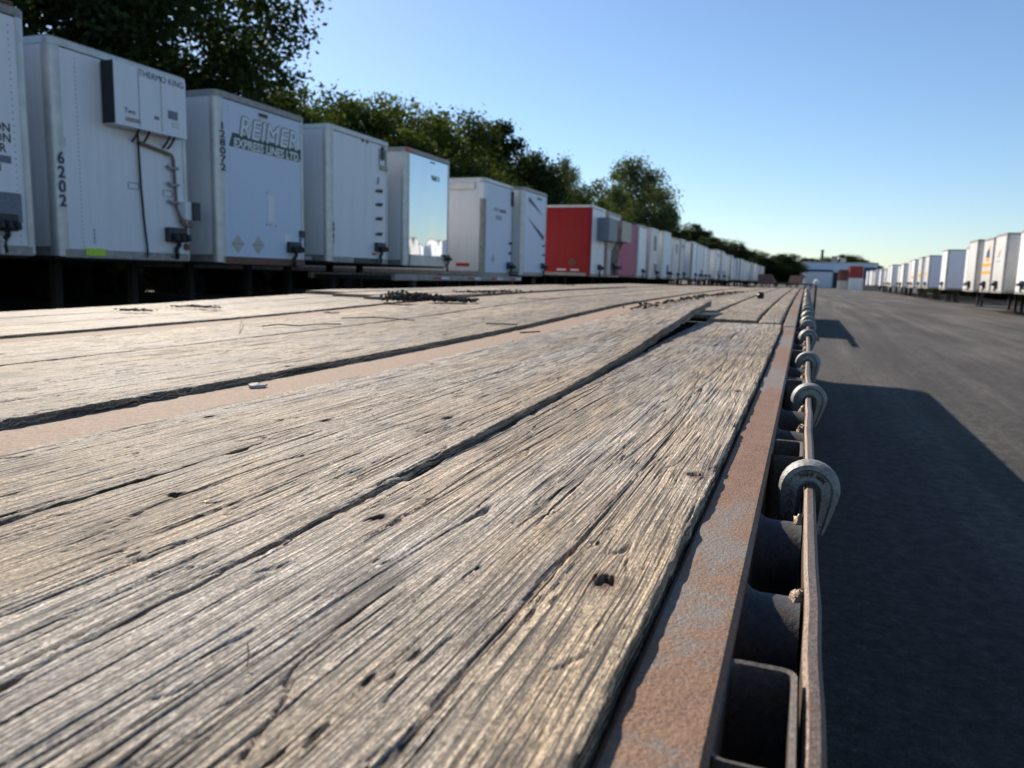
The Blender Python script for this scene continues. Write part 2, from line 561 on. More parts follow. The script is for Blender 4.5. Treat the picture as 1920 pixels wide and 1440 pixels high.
def plank(x0, x1, ya, yb, dx, k, seed, lift=None, thick=.036, warm=.25, rough=1.0, amp=1.0, flow=1.0, ra=1.0, rb=1.0, vis=.14, endrag=.006):
    """one board: a dense height field of its top with sides and ends turned down"""
    f0 = x0 if callable(x0) else (lambda y: np.full_like(y, x0))
    f1 = x1 if callable(x1) else (lambda y: np.full_like(y, x1))
    ys, y = [], ya
    while y < yb:
        ys.append(y)
        y += .25 if y < vis - .3 else max(.0022, k * max(y, .2))
    ys = np.array(ys + [yb])
    w = abs(float(f1(np.array([1.0]))[0] - f0(np.array([1.0]))[0]))
    nc = max(8, int(w / dx))
    t = np.linspace(0, 1, nc + 1)
    Y, T = np.meshgrid(ys, t, indexing='ij')
    X0, X1 = f0(Y), f1(Y)
    e0 = .0032 * rough * ra * (vn(Y / .03, Y * 0, seed + 1) + .8 * vn(Y / .009, Y * 0, seed + 2) - .9)
    e1 = .0032 * rough * rb * (vn(Y / .03, Y * 0, seed + 3) + .8 * vn(Y / .009, Y * 0, seed + 4) - .9)
    X = X0 + (X1 - X0) * T + e0 * (1 - T) ** 6 + e1 * T ** 6
    Yg = Y.copy()
    # ragged sawn ends
    for rows, yy, sg in ((slice(0, 3), ya, -1), (slice(-3, None), yb, 1)):
        Yg[rows] += sg * endrag * (vn(X[rows] / .012, X[rows] * 0, seed + 9) - .5)
    u = X + flow * .012 * (vn(X / .14, Y / .8, seed + 11) - .5) + flow * .0035 * (vn(X / .05, Y / .16, seed + 12) - .5) + flow * .0012 * (vn(X / .03, Y / .05, seed + 13) - .5)
    for (kx, ky, rx, ry, d) in DENTS:
        if rx < .003:
            continue
        q = np.exp(-((Y - ky) / (ry * 4)) ** 2) * np.exp(-np.abs(X - kx) / (rx * 3))
        u = u - np.sign(X - kx) * rx * .35 * q
    g1, g2, g3 = vn(u / .0034, Y / .16, seed + 21), vn(u / .0021, Y / .07, seed + 22), vn(u / .011, Y / .6, seed + 23)
    h = -.0006 * g1 ** 2 - .0005 * g2 - .0005 * g3
    if dx < .004:
        for (su, sy, sig, dep, sd) in ((.022, .50, .00045, .0030, 31), (.0085, .22, .00040, .0019, 41), (.036, 1.1, .0006, .0040, 51), (.012, .30, .00042, .0022, 55), (.0062, .15, .00036, .0014, 57)):
            n = vn(u / su, Y / sy, seed + sd) - .5
            gr = np.maximum(np.abs(np.gradient(n, axis=1)) / np.maximum(np.abs(np.gradient(X, axis=1)), 1e-5), .25 / su)
            mk = sstep(.47, .60, vn(u / (su * 1.3), Y / (sy * .5), seed + sd + 5))
            h -= dep * np.exp(-(n / gr / sig) ** 2) * mk
    h += .0012 * (vn(X / .08, Y / .35, seed + 71) - .5)
    for (kx, ky, rx, ry, d) in DENTS:
        if X.min() - .03 < kx < X.max() + .03:
            q = np.exp(-.7 * (((X - kx) / rx) ** 2 + ((Y - ky) / ry) ** 2))
            q = sstep(.42, .72, q + .75 * (vn(u / .0024, Y / .011, seed + 82) - .5) * (q > .05))
            h -= d * q
    h *= amp
    e = np.minimum(T, 1 - T) * np.abs(X1 - X0)
    rs_ = rough * np.where(T < .5, ra, rb)
    h -= .0009 * np.exp(-e / .0016) * rs_
    h -= .005 * rs_ * np.exp(-e / .0028) * sstep(.66, .9, vn(Y / .035, T.round(), seed + 91))
    Z = DZ(Y) + h
    if lift is not None:
        Z = Z + lift(T, Y)
    nr, ncol = X.shape
    top = np.stack([X, Yg, Z], -1).reshape(-1, 3)
    idx = np.arange(nr * ncol).reshape(nr, ncol)
    quads = np.stack([idx[:-1, :-1], idx[:-1, 1:], idx[1:, 1:], idx[1:, :-1]], -1).reshape(-1, 4)
    ring = np.concatenate([idx[0, :-1], idx[:-1, -1], idx[-1, :0:-1], idx[:0:-1, 0]])
    low = top[ring].copy()
    low[:, 2] -= thick
    nlow = np.arange(len(ring)) + len(top)
    nx = np.roll(np.arange(len(ring)), -1)
    side = np.stack([ring[nx], ring, nlow, nlow[nx]], -1)
    V = np.concatenate([top, low])
    Fq = np.concatenate([quads, side])
    me = bpy.data.meshes.new('plank')
    me.vertices.add(len(V))
    me.vertices.foreach_set('co', V.astype(np.float32).ravel())
    me.loops.add(len(Fq) * 4)
    me.loops.foreach_set('vertex_index', Fq.astype(np.int32).ravel())
    me.polygons.add(len(Fq))
    me.polygons.foreach_set('loop_start', np.arange(0, len(Fq) * 4, 4, dtype=np.int32))
    sm = np.ones(len(Fq), dtype=bool)
    sm[len(quads):] = False
    me.polygons.foreach_set('use_smooth', sm)
    me.update(calc_edges=True)
    gu = np.zeros((len(V), 3), np.float32)
    gu[:len(top), 0] = u.ravel() + seed * .137
    gu[:len(top), 1] = Y.ravel() + seed * .71
    gu[len(top):] = gu[ring]
    gu[len(top):, 0] += .03
    a = me.attributes.new('guv', 'FLOAT_VECTOR', 'POINT')
    a.data.foreach_set('vector', gu.ravel())
    ru = np.zeros(len(V), np.float32)
    rr = np.zeros(X.shape)
    for (kx, ky, kr) in RUSTY:
        rr = np.maximum(rr, np.exp(-(((X - kx) ** 2 + (Y - ky) ** 2) / kr ** 2)) * (.4 + .9 * vn(X / .004, Y / .006, 5)))
    ru[:len(top)] = np.clip(rr, 0, .95).ravel()
    a = me.attributes.new('rust', 'FLOAT', 'POINT')
    a.data.foreach_set('value', ru)
    a = me.attributes.new('warm', 'FLOAT', 'POINT')
    a.data.foreach_set('value', np.full(len(V), warm, np.float32))
    me.materials.append(WOOD)
    o = link('plank', me, bed)
    PL.append((o, float(X.min()), float(X.max()), ya, yb))
    return o


PL = []
groove = lambda y: -.302 - .028 * np.clip(y, 0, 2.2)
seam12 = lambda y: np.full_like(y, -.128)
lift3 = lambda T, Y: .046 * sstep(.9, 3.4, Y) ** 1.2 * (.55 + .45 * T) + .0045 * sstep(.3, .8, Y)
lift2 = lambda T, Y: -.003 * (1 - T) * sstep(.2, 1.0, Y) - .003 * sstep(2.0, 2.9, Y)
# boards right of the first beam
plank(-.1278, -.0648, DECK_REAR, 2.86, .0008, .0044, 101, flow=.4, rough=1.2, amp=.8, ra=.15, rb=.6, warm=.55)
plank(lambda y: groove(y) + .0015 + .006 * sstep(.8, 2.0, y), -.1285, DECK_REAR, 2.90, .0008, .0044, 202, lift=lift2, flow=1.3, amp=1.0, rb=.15, warm=.08)
plank(lambda y: np.full_like(y, -.508), lambda y: groove(y) - .0015, DECK_REAR, 3.36, .0009, .0048, 303, lift=lift3, amp=1.0, rough=1.2, vis=.24, thick=.022, flow=.8, rb=.55, warm=.15)
plank(-.694, -.5105, DECK_REAR, 4.35, .0011, .0052, 404, lift=lambda T, Y: .002 + 0 * Y, amp=.9, vis=.3)
# boards between the beams
e = [-.832, -1.052, -1.285, -1.45, -1.628]
for i in range(4):
    plank(e[i + 1] + .003, e[i] - .003, DECK_REAR, [4.1, 5.2, 3.9, 5.6][i], .0026, .0068, 500 + 37 * i,
          lift=(lambda T, Y, q=[.004, .001, .002, 0.0][i]: q + 0 * Y), amp=[1, 1, .9, 1][i], rough=[1.4, 1, 1, 1.4][i], vis=.5, warm=[.55, .9, .8, .95][i])
# boards left of the second beam
e = [-1.79, -2.04, -2.30, -2.56]
for i in range(3):
    plank(e[i + 1] + .004, e[i] - .004, DECK_REAR, [3.3, 3.42, 3.55][i], .004, .008, 700 + 41 * i, amp=1.1, rough=1.6, vis=1.0, warm=.8)
# the boards farther along
far = [(-.150, -.0675, 2.91), (-.335, -.155, 2.955), (-.515, -.342, 3.41), (-.694, -.520, 4.37), (-1.052, -.832, 4.12), (-1.285, -1.055, 5.22),
       (-1.45, -1.288, 3.92), (-1.628, -1.453, 5.62), (-2.04, -1.79, 3.32), (-2.30, -2.044, 3.44), (-2.56, -2.304, 3.57)]
for i, (a, b, y0) in enumerate(far):
    y1 = [7.3, 7.3, 6.9, 8.1, 7.7, 8.4, 7.9, 9.0, 8.2, 7.5, 8.0][i]
    hi = [0.0, .003, .006, 0.0, 0.002, 0, .004, 0, .014, .016, .018][i]
    lf = (lambda T, Y, q=hi, s=y0: q * (1.0 - .6 * sstep(s, s + 1.5, Y)))
    plank(a + .003, b - .003, y0, y1, .007, .0085, 900 + 17 * i, lift=lf, rough=1.8, warm=.75)
    plank(a + .003, b - .003, y1 + .012, DECK_END, .012, .012, 1200 + 17 * i, rough=1.8, warm=.7)

# bolts are held by their boards
for (x, y, r) in BOLT_AT:
    for (o, xa, xb, ya, yb) in PL:
        if xa < x < xb and ya < y < yb:
            z = float(DZ(y))
            b = MB().tube([(x, y, z - .02), (x, y, z - .0052), (x, y, z - .0035)], [r * .8, r * .8, r * .45], 9)
            b.build('bolt', M['bolt'], o, True)
            break


def strip_mesh(x0, x1, ya, yb, dz, thick, n=60, bev=.002):
    """a long bar that follows the camber of the deck"""
    b = MB()
    yy = list(np.linspace(ya, yb, n))
    prof = [(x0 + bev, 0), (x1 - bev, 0), (x1, -bev), (x1, -thick), (x0, -thick), (x0, -bev)]
    vs = []
    for y in yy:
        z = float(DZ(y)) + dz
        vs += [(px, y, z + pz) for px, pz in prof]
    m = len(prof)
    fs = [(i * m + k, i * m + (k + 1) % m, (i + 1) * m + (k + 1) % m, (i + 1) * m + k) for i in range(n - 1) for k in range(m)]
    fs += [tuple(range(m)), tuple(range((n - 1) * m, n * m))]
    return b.add(vs, fs)


# edge rail in two lengths, the joint shows; the outer web hangs below
for a, b_ in ((DECK_REAR, 2.885), (2.892, DECK_END)):
    dz = -.0095 if a < 0 else -.0075
    strip_mesh(-.0625, -.0195, a, b_, dz, .011, 70, .003).build('side_rail', RAIL, bed)
    strip_mesh(-.0305, -.0212, a, b_, dz - .0111, .125, 50, .001).build('rail_web', M['dark'], bed)
strip_mesh(-2.62, -2.566, DECK_REAR, DECK_END, -.010, .13, 50).build('side_rail', RAIL, bed)
strip_mesh(-.835, -.685, DECK_REAR, DECK_END, -.0085, .012, 60).build('beam_flange', M['strip'], bed)
strip_mesh(-1.795, -1.62, DECK_REAR, DECK_END, -.0085, .012, 60).build('beam_flange', M['strip'], bed)
strip_mesh(-.768, -.752, DECK_REAR, DECK_END, -.0207, .42, 30).build('beam_web', M['dark'], bed)
strip_mesh(-1.715, -1.699, DECK_REAR, DECK_END, -.0207, .42, 30).build('beam_web', M['dark'], bed)
strip_mesh(-.84, -.68, DECK_REAR, DECK_END, -.4409, .014, 30).build('beam_flange', M['dark'], bed)
strip_mesh(-1.79, -1.63, DECK_REAR, DECK_END, -.4409, .014, 30).build('beam_flange', M['dark'], bed)
# cross members carry the boards
cm = MB().box(-2.56, -.032, -.03, .03, -.10, -.041).mesh('cross_member', M['dark'])
for i in range(48):
    y = DECK_REAR + .15 + i * .305
    if y < DECK_END - .05:
        link('cross_member', cm, bed, (0, y, float(DZ(y))))
# front end plate
MB().box(-2.62, -.02, DECK_END + .002, DECK_END + .03, float(DZ(DECK_END)) - .20, float(DZ(DECK_END)) - .004).build('end_plate', M['dark'], bed)

# rub rail: a flat bar outside the pockets, knocked about
rb = MB()
yy = np.concatenate([np.arange(-.6, 3.0, .02), np.arange(3.0, DECK_END, .12)])
vs = []
RUBX = lambda y: float(.0158 + .0019 * (vn(np.array(y / .21), np.array(.5), 3) - .5) * 2 + .0009 * (vn(np.array(y / .07), np.array(.5), 4) - .5) * 2)
RUBZ = lambda y: float(DZ(y)) - .0125 + .004 * (float(vn(np.array(y / .5), np.array(.5), 8)) - .5) * 2
RUBW = .0098
prof = [(.0025, 0), (.75 * RUBW, .0), (RUBW, -.0028), (RUBW, -.066), (.7 * RUBW, -.069), (.3 * RUBW, -.069), (0, -.066), (0, -.0028)]
for y in yy:
    vs += [(RUBX(y) + a, float(y), RUBZ(y) + c) for a, c in prof]
m = len(prof)
fs = [(i * m + k, i * m + (k + 1) % m, (i + 1) * m + (k + 1) % m, (i + 1) * m + k) for i in range(len(yy) - 1) for k in range(m)]
fs += [tuple(range(m)), tuple(range((len(yy) - 1) * m, len(yy) * m))]
rb.add(vs, fs).build('rub_rail', M['rub'], bed, True)

# stake pockets (open steel loops) and pipe spools between rail and rub rail
def rounded(x0, x1, y0, y1, r, n=5):
    pts = []
    for cx, cy, a0 in ((x1 - r, y1 - r, 0), (x0 + r, y1 - r, 90), (x0 + r, y0 + r, 180), (x1 - r, y0 + r, 270)):
        for i in range(n):
            a = R(a0 + 90 * i / (n - 1))
            pts.append((cx + r * math.cos(a), cy + r * math.sin(a)))
    return pts


def pocket_mesh():
    o = rounded(-.0192, .0158, -.0455, .0455, .0075)
    i = rounded(-.0163, .0129, -.0426, .0426, .0052)
    n = len(o)
    vs = [(x, y, 0) for x, y in o] + [(x, y, -.0008) for x, y in i] + [(x, y, -.095) for x, y in o] + [(x, y, -.095) for x, y in i]
    fs = []
    for k in range(n):
        q = (k + 1) % n
        fs += [(k, q, n + q, n + k), (k, 2 * n + k, 2 * n + q, q), (n + k, n + q, 3 * n + q, 3 * n + k), (2 * n + k, 3 * n + k, 3 * n + q, 2 * n + q)]
    return MB().add(vs, fs).mesh('stake_pocket', M['pocket'], True)


def spool_mesh(r=.034, x0=-.0212, x1=.0145):
    b = MB()
    n = 20
    ri = r - .005
    prof = [(x0, r + .006), (x0 + .005, r + .0015), (x0 + .010, r), (x1 - .004, r), (x1, r + .001), (x1, ri), (x0, ri)]
    vs = []
    for k in range(n):
        a = 2 * math.pi * k / n
        vs += [(px, pr * math.cos(a), pr * math.sin(a)) for px, pr in prof]
    m = len(prof)
    fs = [(k * m + j, k * m + (j + 1) % m, ((k + 1) % n) * m + (j + 1) % m, ((k + 1) % n) * m + j) for k in range(n) for j in range(m)]
    return b.add(vs, fs).mesh('pipe_spool', M['dark'], True)


def blob(r, seed, squash=(1, 1, 1), n=8, rings=6, rug=.35):
    rn = random.Random(seed)
    vs, fs = [], []
    for i in range(rings + 1):
        th = math.pi * i / rings
        for k in range(n):
            ph = 2 * math.pi * k / n
            q = r * (1 + rug * (rn.random() - .5) * 2)
            vs.append((q * math.sin(th) * math.cos(ph) * squash[0], q * math.sin(th) * math.sin(ph) * squash[1], q * math.cos(th) * squash[2]))
    for i in range(rings):
        for k in range(n):
            fs.append((i * n + k, i * n + (k + 1) % n, (i + 1) * n + (k + 1) % n, (i + 1) * n + k))
    return MB().add(vs, fs)


pk, sp = pocket_mesh(), spool_mesh()
welds = [blob(.0072, s, (.8, 1.1, 1.3), 9, 7, .28).mesh('weld_bead', M['weld'], True) for s in range(3)]
for i in range(-1, 20):
    y = .347 + .592 * i
    if y > DECK_END - .1:
        break
    z = float(DZ(y)) - .0135
    link('stake_pocket', pk, bed, (-.0025, y, z))
    for j, dy in enumerate((.165, .335)):
        ys = y + dy
        zs = float(DZ(ys)) - .0135
        link('pipe_spool', sp, bed, (0, ys, zs - .046))
        if ys < 5 and ys > .1:
            link('weld_bead', welds[(i + j) % 3], bed, (RUBX(ys) - .003, ys + .004, RUBZ(ys) - .013), (0, 0, i * 1.3))

# landing gear, axles and wheels below the deck
lg = MB().box(-.06, .06, -.06, .06, .02, .66).box(-.14, .14, -.14, .14, .0, .02)
lgm = lg.mesh('landing_leg', M['dark'])
for x in (-.76, -1.71):
    link('landing_leg', lgm, bed, (x, 9.4, gz(x) + .0))
wheel_b = MB()
n = 24
prof = [(-.13, .30), (-.14, .46), (-.11, .505), (.11, .505), (.14, .46), (.13, .30)]
vs, fs = [], []
for k in range(n):
    a = 2 * math.pi * k / n
    vs += [(px, pr * math.cos(a), pr * math.sin(a)) for px, pr in prof]
m = len(prof)
fs = [(k * m + j, k * m + (j + 1) % m, ((k + 1) % n) * m + (j + 1) % m, ((k + 1) % n) * m + j) for k in range(n) for j in range(m)]
TYRE = MB().add(vs, fs).mesh('tyre', M['tyre'], True)
RIM = MB().tube([(-.10, 0, 0), (.06, 0, 0), (.061, 0, 0), (.10, 0, 0)], [.299, .299, .12, .10], 20).mesh('rim', M['alud'], True)
for y in (-2.2, -.95):
    ax = MB().tube([(-2.3, y, .52), (-.35, y, .52)], .065, 10).build('axle', M['dark'], bed, True)
    for x in (-2.38, -.25):
        w = link('wheel', TYRE, bed, (x, y, .51))
        link('rim', RIM, w)

# ------------------------------------------------------------------ forged hooks hung over the rub rail
def hook_mesh():
    """thick horseshoe, its legs going down either side of the bar; flat ridge round the outside"""
    # half outline angles: from left leg end over the top to right leg end
    path = []
    for i in range(5):
        path.append((-.0180 + .0012 * i / 4, -.048 + .012 * i, 'l'))
    for i in range(1, 14):
        a = math.pi - math.pi * i / 14
        path.append((.0168 * math.cos(a), .0168 * math.sin(a), 'a'))
    for i in range(5):
        path.append((.0168 - .0055 * (i / 4) ** 1.4, -.0105 * i, 'r'))
    vs, fs = [], []
    N = len(path)
    # section: ring in (normal, y): wide body, raised rim outside
    for k, (px, pz, c) in enumerate(path):
        p0 = path[max(k - 1, 0)]
        p1 = path[min(k + 1, N - 1)]
        tx, tz = p1[0] - p0[0], p1[1] - p0[1]
        L = math.hypot(tx, tz)
        nx, nz = -tz / L, tx / L              # outward for a path going over the top from left to right
        s = 1.0 if c == 'a' else (1.0 - .25 * (1 - k / 4) if c == 'l' else 1.0 - .55 * ((k - (N - 5)) / 4))
        sec = [(-.0108, -.0095), (-.0060, -.0140), (.0025, -.0122), (.0050, -.0142), (.0090, -.0122), (.0115, -.005),
               (.0115, .005), (.0090, .0122), (.0050, .0142), (.0025, .0122), (-.0060, .0140), (-.0108, .0095)]
        for (q, yy_) in sec:
            vs.append((px + nx * q * s, yy_ * (.75 + .25 * s), pz + nz * q * s))
    m = 12
    for k in range(N - 1):
        for j in range(m):
            fs.append((k * m + j, k * m + (j + 1) % m, (k + 1) * m + (j + 1) % m, (k + 1) * m + j))
    fs += [tuple(range(m)), tuple(range((N - 1) * m, N * m))]
    return MB().add(vs, fs).mesh('tie_down_hook', M['hook'], True)


def text_mesh(name, body, size, mat, depth=.001, shear=0.0, off=0.0, align='CENTER', spacing=1.0, line=1.0):
    c = bpy.data.curves.new(name, 'FONT')
    c.body = body
    c.size = size
    c.extrude = depth
    c.shear = shear
    c.offset = off
    c.align_x = align
    c.align_y = 'CENTER'
    c.space_character = spacing
    c.space_line = line
    c.resolution_u = 4
    o = bpy.data.objects.new(name, c)
    COL.objects.link(o)
    bpy.context.view_layer.update()
    me = bpy.data.meshes.new_from_object(o.evaluated_get(bpy.context.evaluated_depsgraph_get()))
    bpy.data.objects.remove(o)
    bpy.data.curves.remove(c)
    me.name = name
    me.materials.clear()
    me.materials.append(mat)
    return me


hk = hook_mesh()
HY = [.79, 1.372, 1.945, 2.62, 3.02, 3.24, 3.62, 4.05, 4.42, 4.85, 5.35, 5.9, 6.5, 7.2, 7.9, 8.6, 9.4, 10.2, 11.0]
for i, y in enumerate(HY):
    loc = (RUBX(y) + .0045, y, RUBZ(y) - .0072)
    rz = [0.0, .1, -.08, .25, -.3, .2, .35, -.2][i % 8]
    if i < 3:
        lab = ['grey forged tie-down hook with stamped characters, hung on the rub rail before its two neighbours',
               'grey forged tie-down hook second along the rub rail from the stamped one',
               'small weathered forged hook third along the rub rail after the stamped one'][i]
    else:
        lab = 'dull forged tie-down hook in the crowded run along the far rub rail'
    t = thing('tie_down_hook', lab, 'hook', loc, rz, 'forged hooks hung along the rub rail')
    t.rotation_euler = (0, [.0, .05, -.06, .1, -.1][i % 5], rz)
    link('hook_body', hk, t)
    if i == 0:
        for k, (ch, an) in enumerate(zip('1WW7', (122, 108, 96, 84))):
            me = text_mesh('stamped_mark', ch, .0062, M['pocket'], .0007, off=.0001)
            a = R(an)
            link('stamped_mark', me, t, (.0163 * math.cos(a), -.0132, .0163 * math.sin(a)), (R(90), R(90 - an), 0))
        for k, (ch, an) in enumerate(zip('MSM', (64, 54, 44))):
            me = text_mesh('stamped_mark', ch, .0058, M['pocket'], .0007, off=.0001)
            a = R(an)
            link('stamped_mark', me, t, (.0163 * math.cos(a), -.0132, .0163 * math.sin(a)), (R(90), R(90 - an), 0))
        for k, ch in enumerate('200'):
            me = text_mesh('stamped_mark', ch, .010, M['pocket'], .0007, off=.0001)
            link('stamped_mark', me, t, (-.0172, -.0132, -.004 - .0105 * k), (R(90), R(20), 0))

# ------------------------------------------------------------------ bits lying on the deck
def on_deck(px, py):
    p = on_z(px, py, DECK0 + .03)
    for _ in range(6):
        p = on_z(px, py, float(DZ(p.y)))
    return p


def clod_pile(name, label, cat, p0, p1, n, rmin, rmax, width, seed, hgt=1.0, mound=0.0):
    rn = random.Random(seed)
    b = MB()
    for i in range(n):
        f = rn.random()
        x = p0.x + (p1.x - p0.x) * f + rn.gauss(0, width)
        y = p0.y + (p1.y - p0.y) * f + rn.gauss(0, width)
        r = rn.uniform(rmin, rmax) * (1 - .5 * abs(f - .45))
        q = blob(r, seed * 100 + i, (1, 1.1, .75 * hgt), 6, 4, .35)
        z = float(DZ(y)) + r * .35 + .006 + rn.random() * (r * .8 + mound * (1.15 - f))
        b.add([(v[0] + x, v[1] + y, v[2] + z) for v in q.v], q.f)
    o = b.build(name, M['dirt'])
    return tag(o, label, cat, None, 'stuff')


clod_pile('dirt_pile', 'low ridge of dark crumbled dirt clods lying on the planks', 'dirt', on_deck(728, 566), on_deck(892, 569), 400, .004, .012, .020, 3, 1.0, .03)
clod_pile('dirt_crumbs', 'scattered dark crumbs of dirt behind the dirt ridge', 'dirt', on_deck(870, 551), on_deck(962, 549), 120, .004, .013, .05, 4, .7)
clod_pile('leaf_litter', 'thin dark litter on the planks at the deck edge facing the trailers', 'litter', on_deck(335, 578), on_deck(405, 581), 90, .003, .009, .02, 5, .5)
clod_pile('dirt_crumbs', 'short streak of dark litter on the planks near the deck edge litter', 'litter', on_deck(228, 586), on_deck(285, 587), 60, .003, .008, .012, 6, .5)
clod_pile('grit', 'dark grit and litter gathered along the rusty beam flange', 'litter', on_deck(1180, 585), on_deck(1395, 549), 200, .003, .014, .02, 8, .7)


def lump(px, py, r, lab, mat, seed, sq=(1, 1, .7)):
    p = on_deck(px, py)
    o = blob(r, seed, sq, 10, 7, .22).build('stone' if mat != 'black' else 'rubber_scrap', M[mat], None, True)
    o.location = (p.x, p.y, p.z + r * sq[2] * .62)
    return tag(o, lab, 'stone' if mat != 'black' else 'scrap')


lump(1254, 582, .022, 'flat black rubber scrap lying between the planks and beam flange', 'black', 12, (1.1, 1.5, .5))
lump(1425, 560, .030, 'small dark lump standing alone on the far planks near the edge rail', 'black', 13, (.8, .8, .9))


def flake_obj(px, py, w, l, lab, seed, mat='flake'):
    p = on_deck(px, py)
    rn = random.Random(seed)
    n = 11
    pts = []
    for k in range(n):
        a = 2 * math.pi * k / n
        q = .25 + .75 * rn.random()
        pts.append((w * q * math.cos(a), l * q * math.sin(a)))
    b = MB()
    vs = [(x, y, .004 * rn.random()) for x, y in pts] + [(x, y, .0042 + .002 * rn.random()) for x, y in pts] + [(0, 0, .0035), (0, 0, .001)]
    fs = []
    for k in range(n):
        q = (k + 1) % n
        fs += [(n + k, n + q, 2 * n), (q, k, 2 * n + 1), (k, q, n + q, n + k)]
    o = b.add(vs, fs).build('paint_flake', M[mat])
    o.location = (p.x, p.y, p.z - (.0083 if mat == 'flake' and px < 900 else 0))
    return tag(o, lab, 'flake', 'pale flakes on the deck')


flake_obj(480, 716, .016, .022, 'pale curled paint flake on the rusty beam flange', 2)
flake_obj(455, 604, .035, .03, 'pale thin flake by the far beam flange with a stalk beside it', 4)
flake_obj(620, 583, .05, .02, 'pale shredded flake along the far beam flange', 6)


def stalk(pts, r, lab):
    P = []
    for k, (px, py, up_) in enumerate(pts):
        p = on_deck(px, py)
        P.append((p.x, p.y, p.z + up_))
    o = MB().tube(P, r, 5).build('dry_stalk', M['straw'])
    return tag(o, lab, 'stalk', 'dry stalks on the deck')


stalk([(449, 627, .004), (452, 616, .012), (455, 605, .02)], .0010, 'thin dark stalk leaning up from the planks by a pale flake')
stalk([(492, 617, .008), (520, 614, .009), (560, 616, .008), (600, 612, .007), (640, 612, .007)], .0018, 'long dark curved stalk lying on the planks')
stalk([(640, 601, .008), (700, 600, .009), (740, 602, .008), (778, 606, .009)], .0020, 'dark bent stalk ending in a thick tip on the planks')
stalk([(975, 628, .006), (1012, 627, .008)], .0022, 'short dark stick lying on the pale beam flange')
stalk([(912, 610, .006), (970, 613, .008)], .0022, 'short dark stick across the planks beside the beam flange')
stalk([(463, 1255, .001), (467, 1245, .004), (465, 1236, .008)], .0003, 'hair-thin curled fibre standing from the near plank')
stalk([(698, 783, .004), (704, 791, .002)], .0009, 'tiny dry straw on the plank beside the groove')
spl = on_deck(1330, 592)
b = MB().add([(v[0], v[1], v[2]) for v in blob(.03, 31, (.35, 3.2, .22), 8, 8, .3).v], blob(.03, 31, (.35, 3.2, .22), 8, 8, .3).f)
o = b.build('wood_splinter', m_simple('pale_splinter', (.50, .44, .36), .8, 0, .2, 60, .001))
o.location = (spl.x, spl.y, spl.z + .006)
o.rotation_euler = (0, 0, -.5)
tag(o, 'pale broken wood splinter under the lifted end of a plank', 'splinter')


# ------------------------------------------------------------------ van trailers
W, CR = 2.55, .13
CACHE = {}


def cached(key, f):
    if key not in CACHE:
        CACHE[key] = f()
    return CACHE[key]


def van_meshes(H, L, nose, side, post, head):
    """meshes of one van body, nose at x = 0 facing +x, floor of the box at z = 0"""
    def mk():
        d = {}
        h = W / 2
        d['nose_panel'] = MB().bbox(-.06, 0, -h + CR, h - CR, .10, H - .11, .006).mesh('nose_panel', M[nose])
        for sg, nm in ((-1, 'a'), (1, 'b')):
            pts = [(-.14, sg * h)]
            for i in range(7):
                a = math.pi / 2 * i / 6
                pts.append((-CR + .012 + CR * math.sin(a), sg * (h - CR + CR * math.cos(a))))
            pts += [(.012, sg * (h - CR - .03)), (-.05, sg * (h - CR - .03)), (-.14, sg * (h - .06))]
            d['post' + nm] = MB().prism(pts, 2, .0, H - .10).mesh('corner_post', M[post], True)
            d['wall' + nm] = MB().box(-L, -.142, min(sg * (h - .004), sg * (h - .05)), max(sg * (h - .004), sg * (h - .05)), .13, H - .10).mesh('side_wall', M[side])
            d['sill' + nm] = MB().box(-L, -.142, min(sg * (h + .006), sg * (h - .06)), max(sg * (h + .006), sg * (h - .06)), .0, .127).mesh('side_sill', M['alud'])
        pts = [(-L, -h - .004), (-.20, -h - .004)]
        for i in range(6):
            a = math.pi / 2 * i / 5
            pts.append((-CR + .018 + (CR + .0) * math.sin(a), -(h - CR + .004 + CR * math.cos(a))))
        pts += [(x, -y) for x, y in pts[::-1]]
        d['top_rail'] = MB().prism(pts, 2, H - .098, H - .006).mesh('top_rail', M[head])
        d['roof'] = MB().prism([(x * .999 - .015, y * .985) for x, y in pts], 2, H - .006, H + .012).mesh('roof', M['alud'])
        d['bottom_rail'] = MB().bbox(-.10, .014, -h + CR - .03, h - CR + .03, -.02, .098, .006).mesh('bottom_rail', M['alud'])
        d['floor'] = MB().box(-L, -.15, -h + .062, h - .062, -.05, .06).mesh('floor_pan', M['dark'])
        d['rear'] = MB().box(-L - .06, -L, -h, h, 0, H).mesh('rear_door', M['white'])
        return d
    return cached((H, L, nose, side, post, head), mk)


def rim_shade_dark():
    me = RIM.copy()
    me.materials.clear()
    me.materials.append(M['dark'])  # rims coloured dark to stand in for the shade under the trailers
    return me


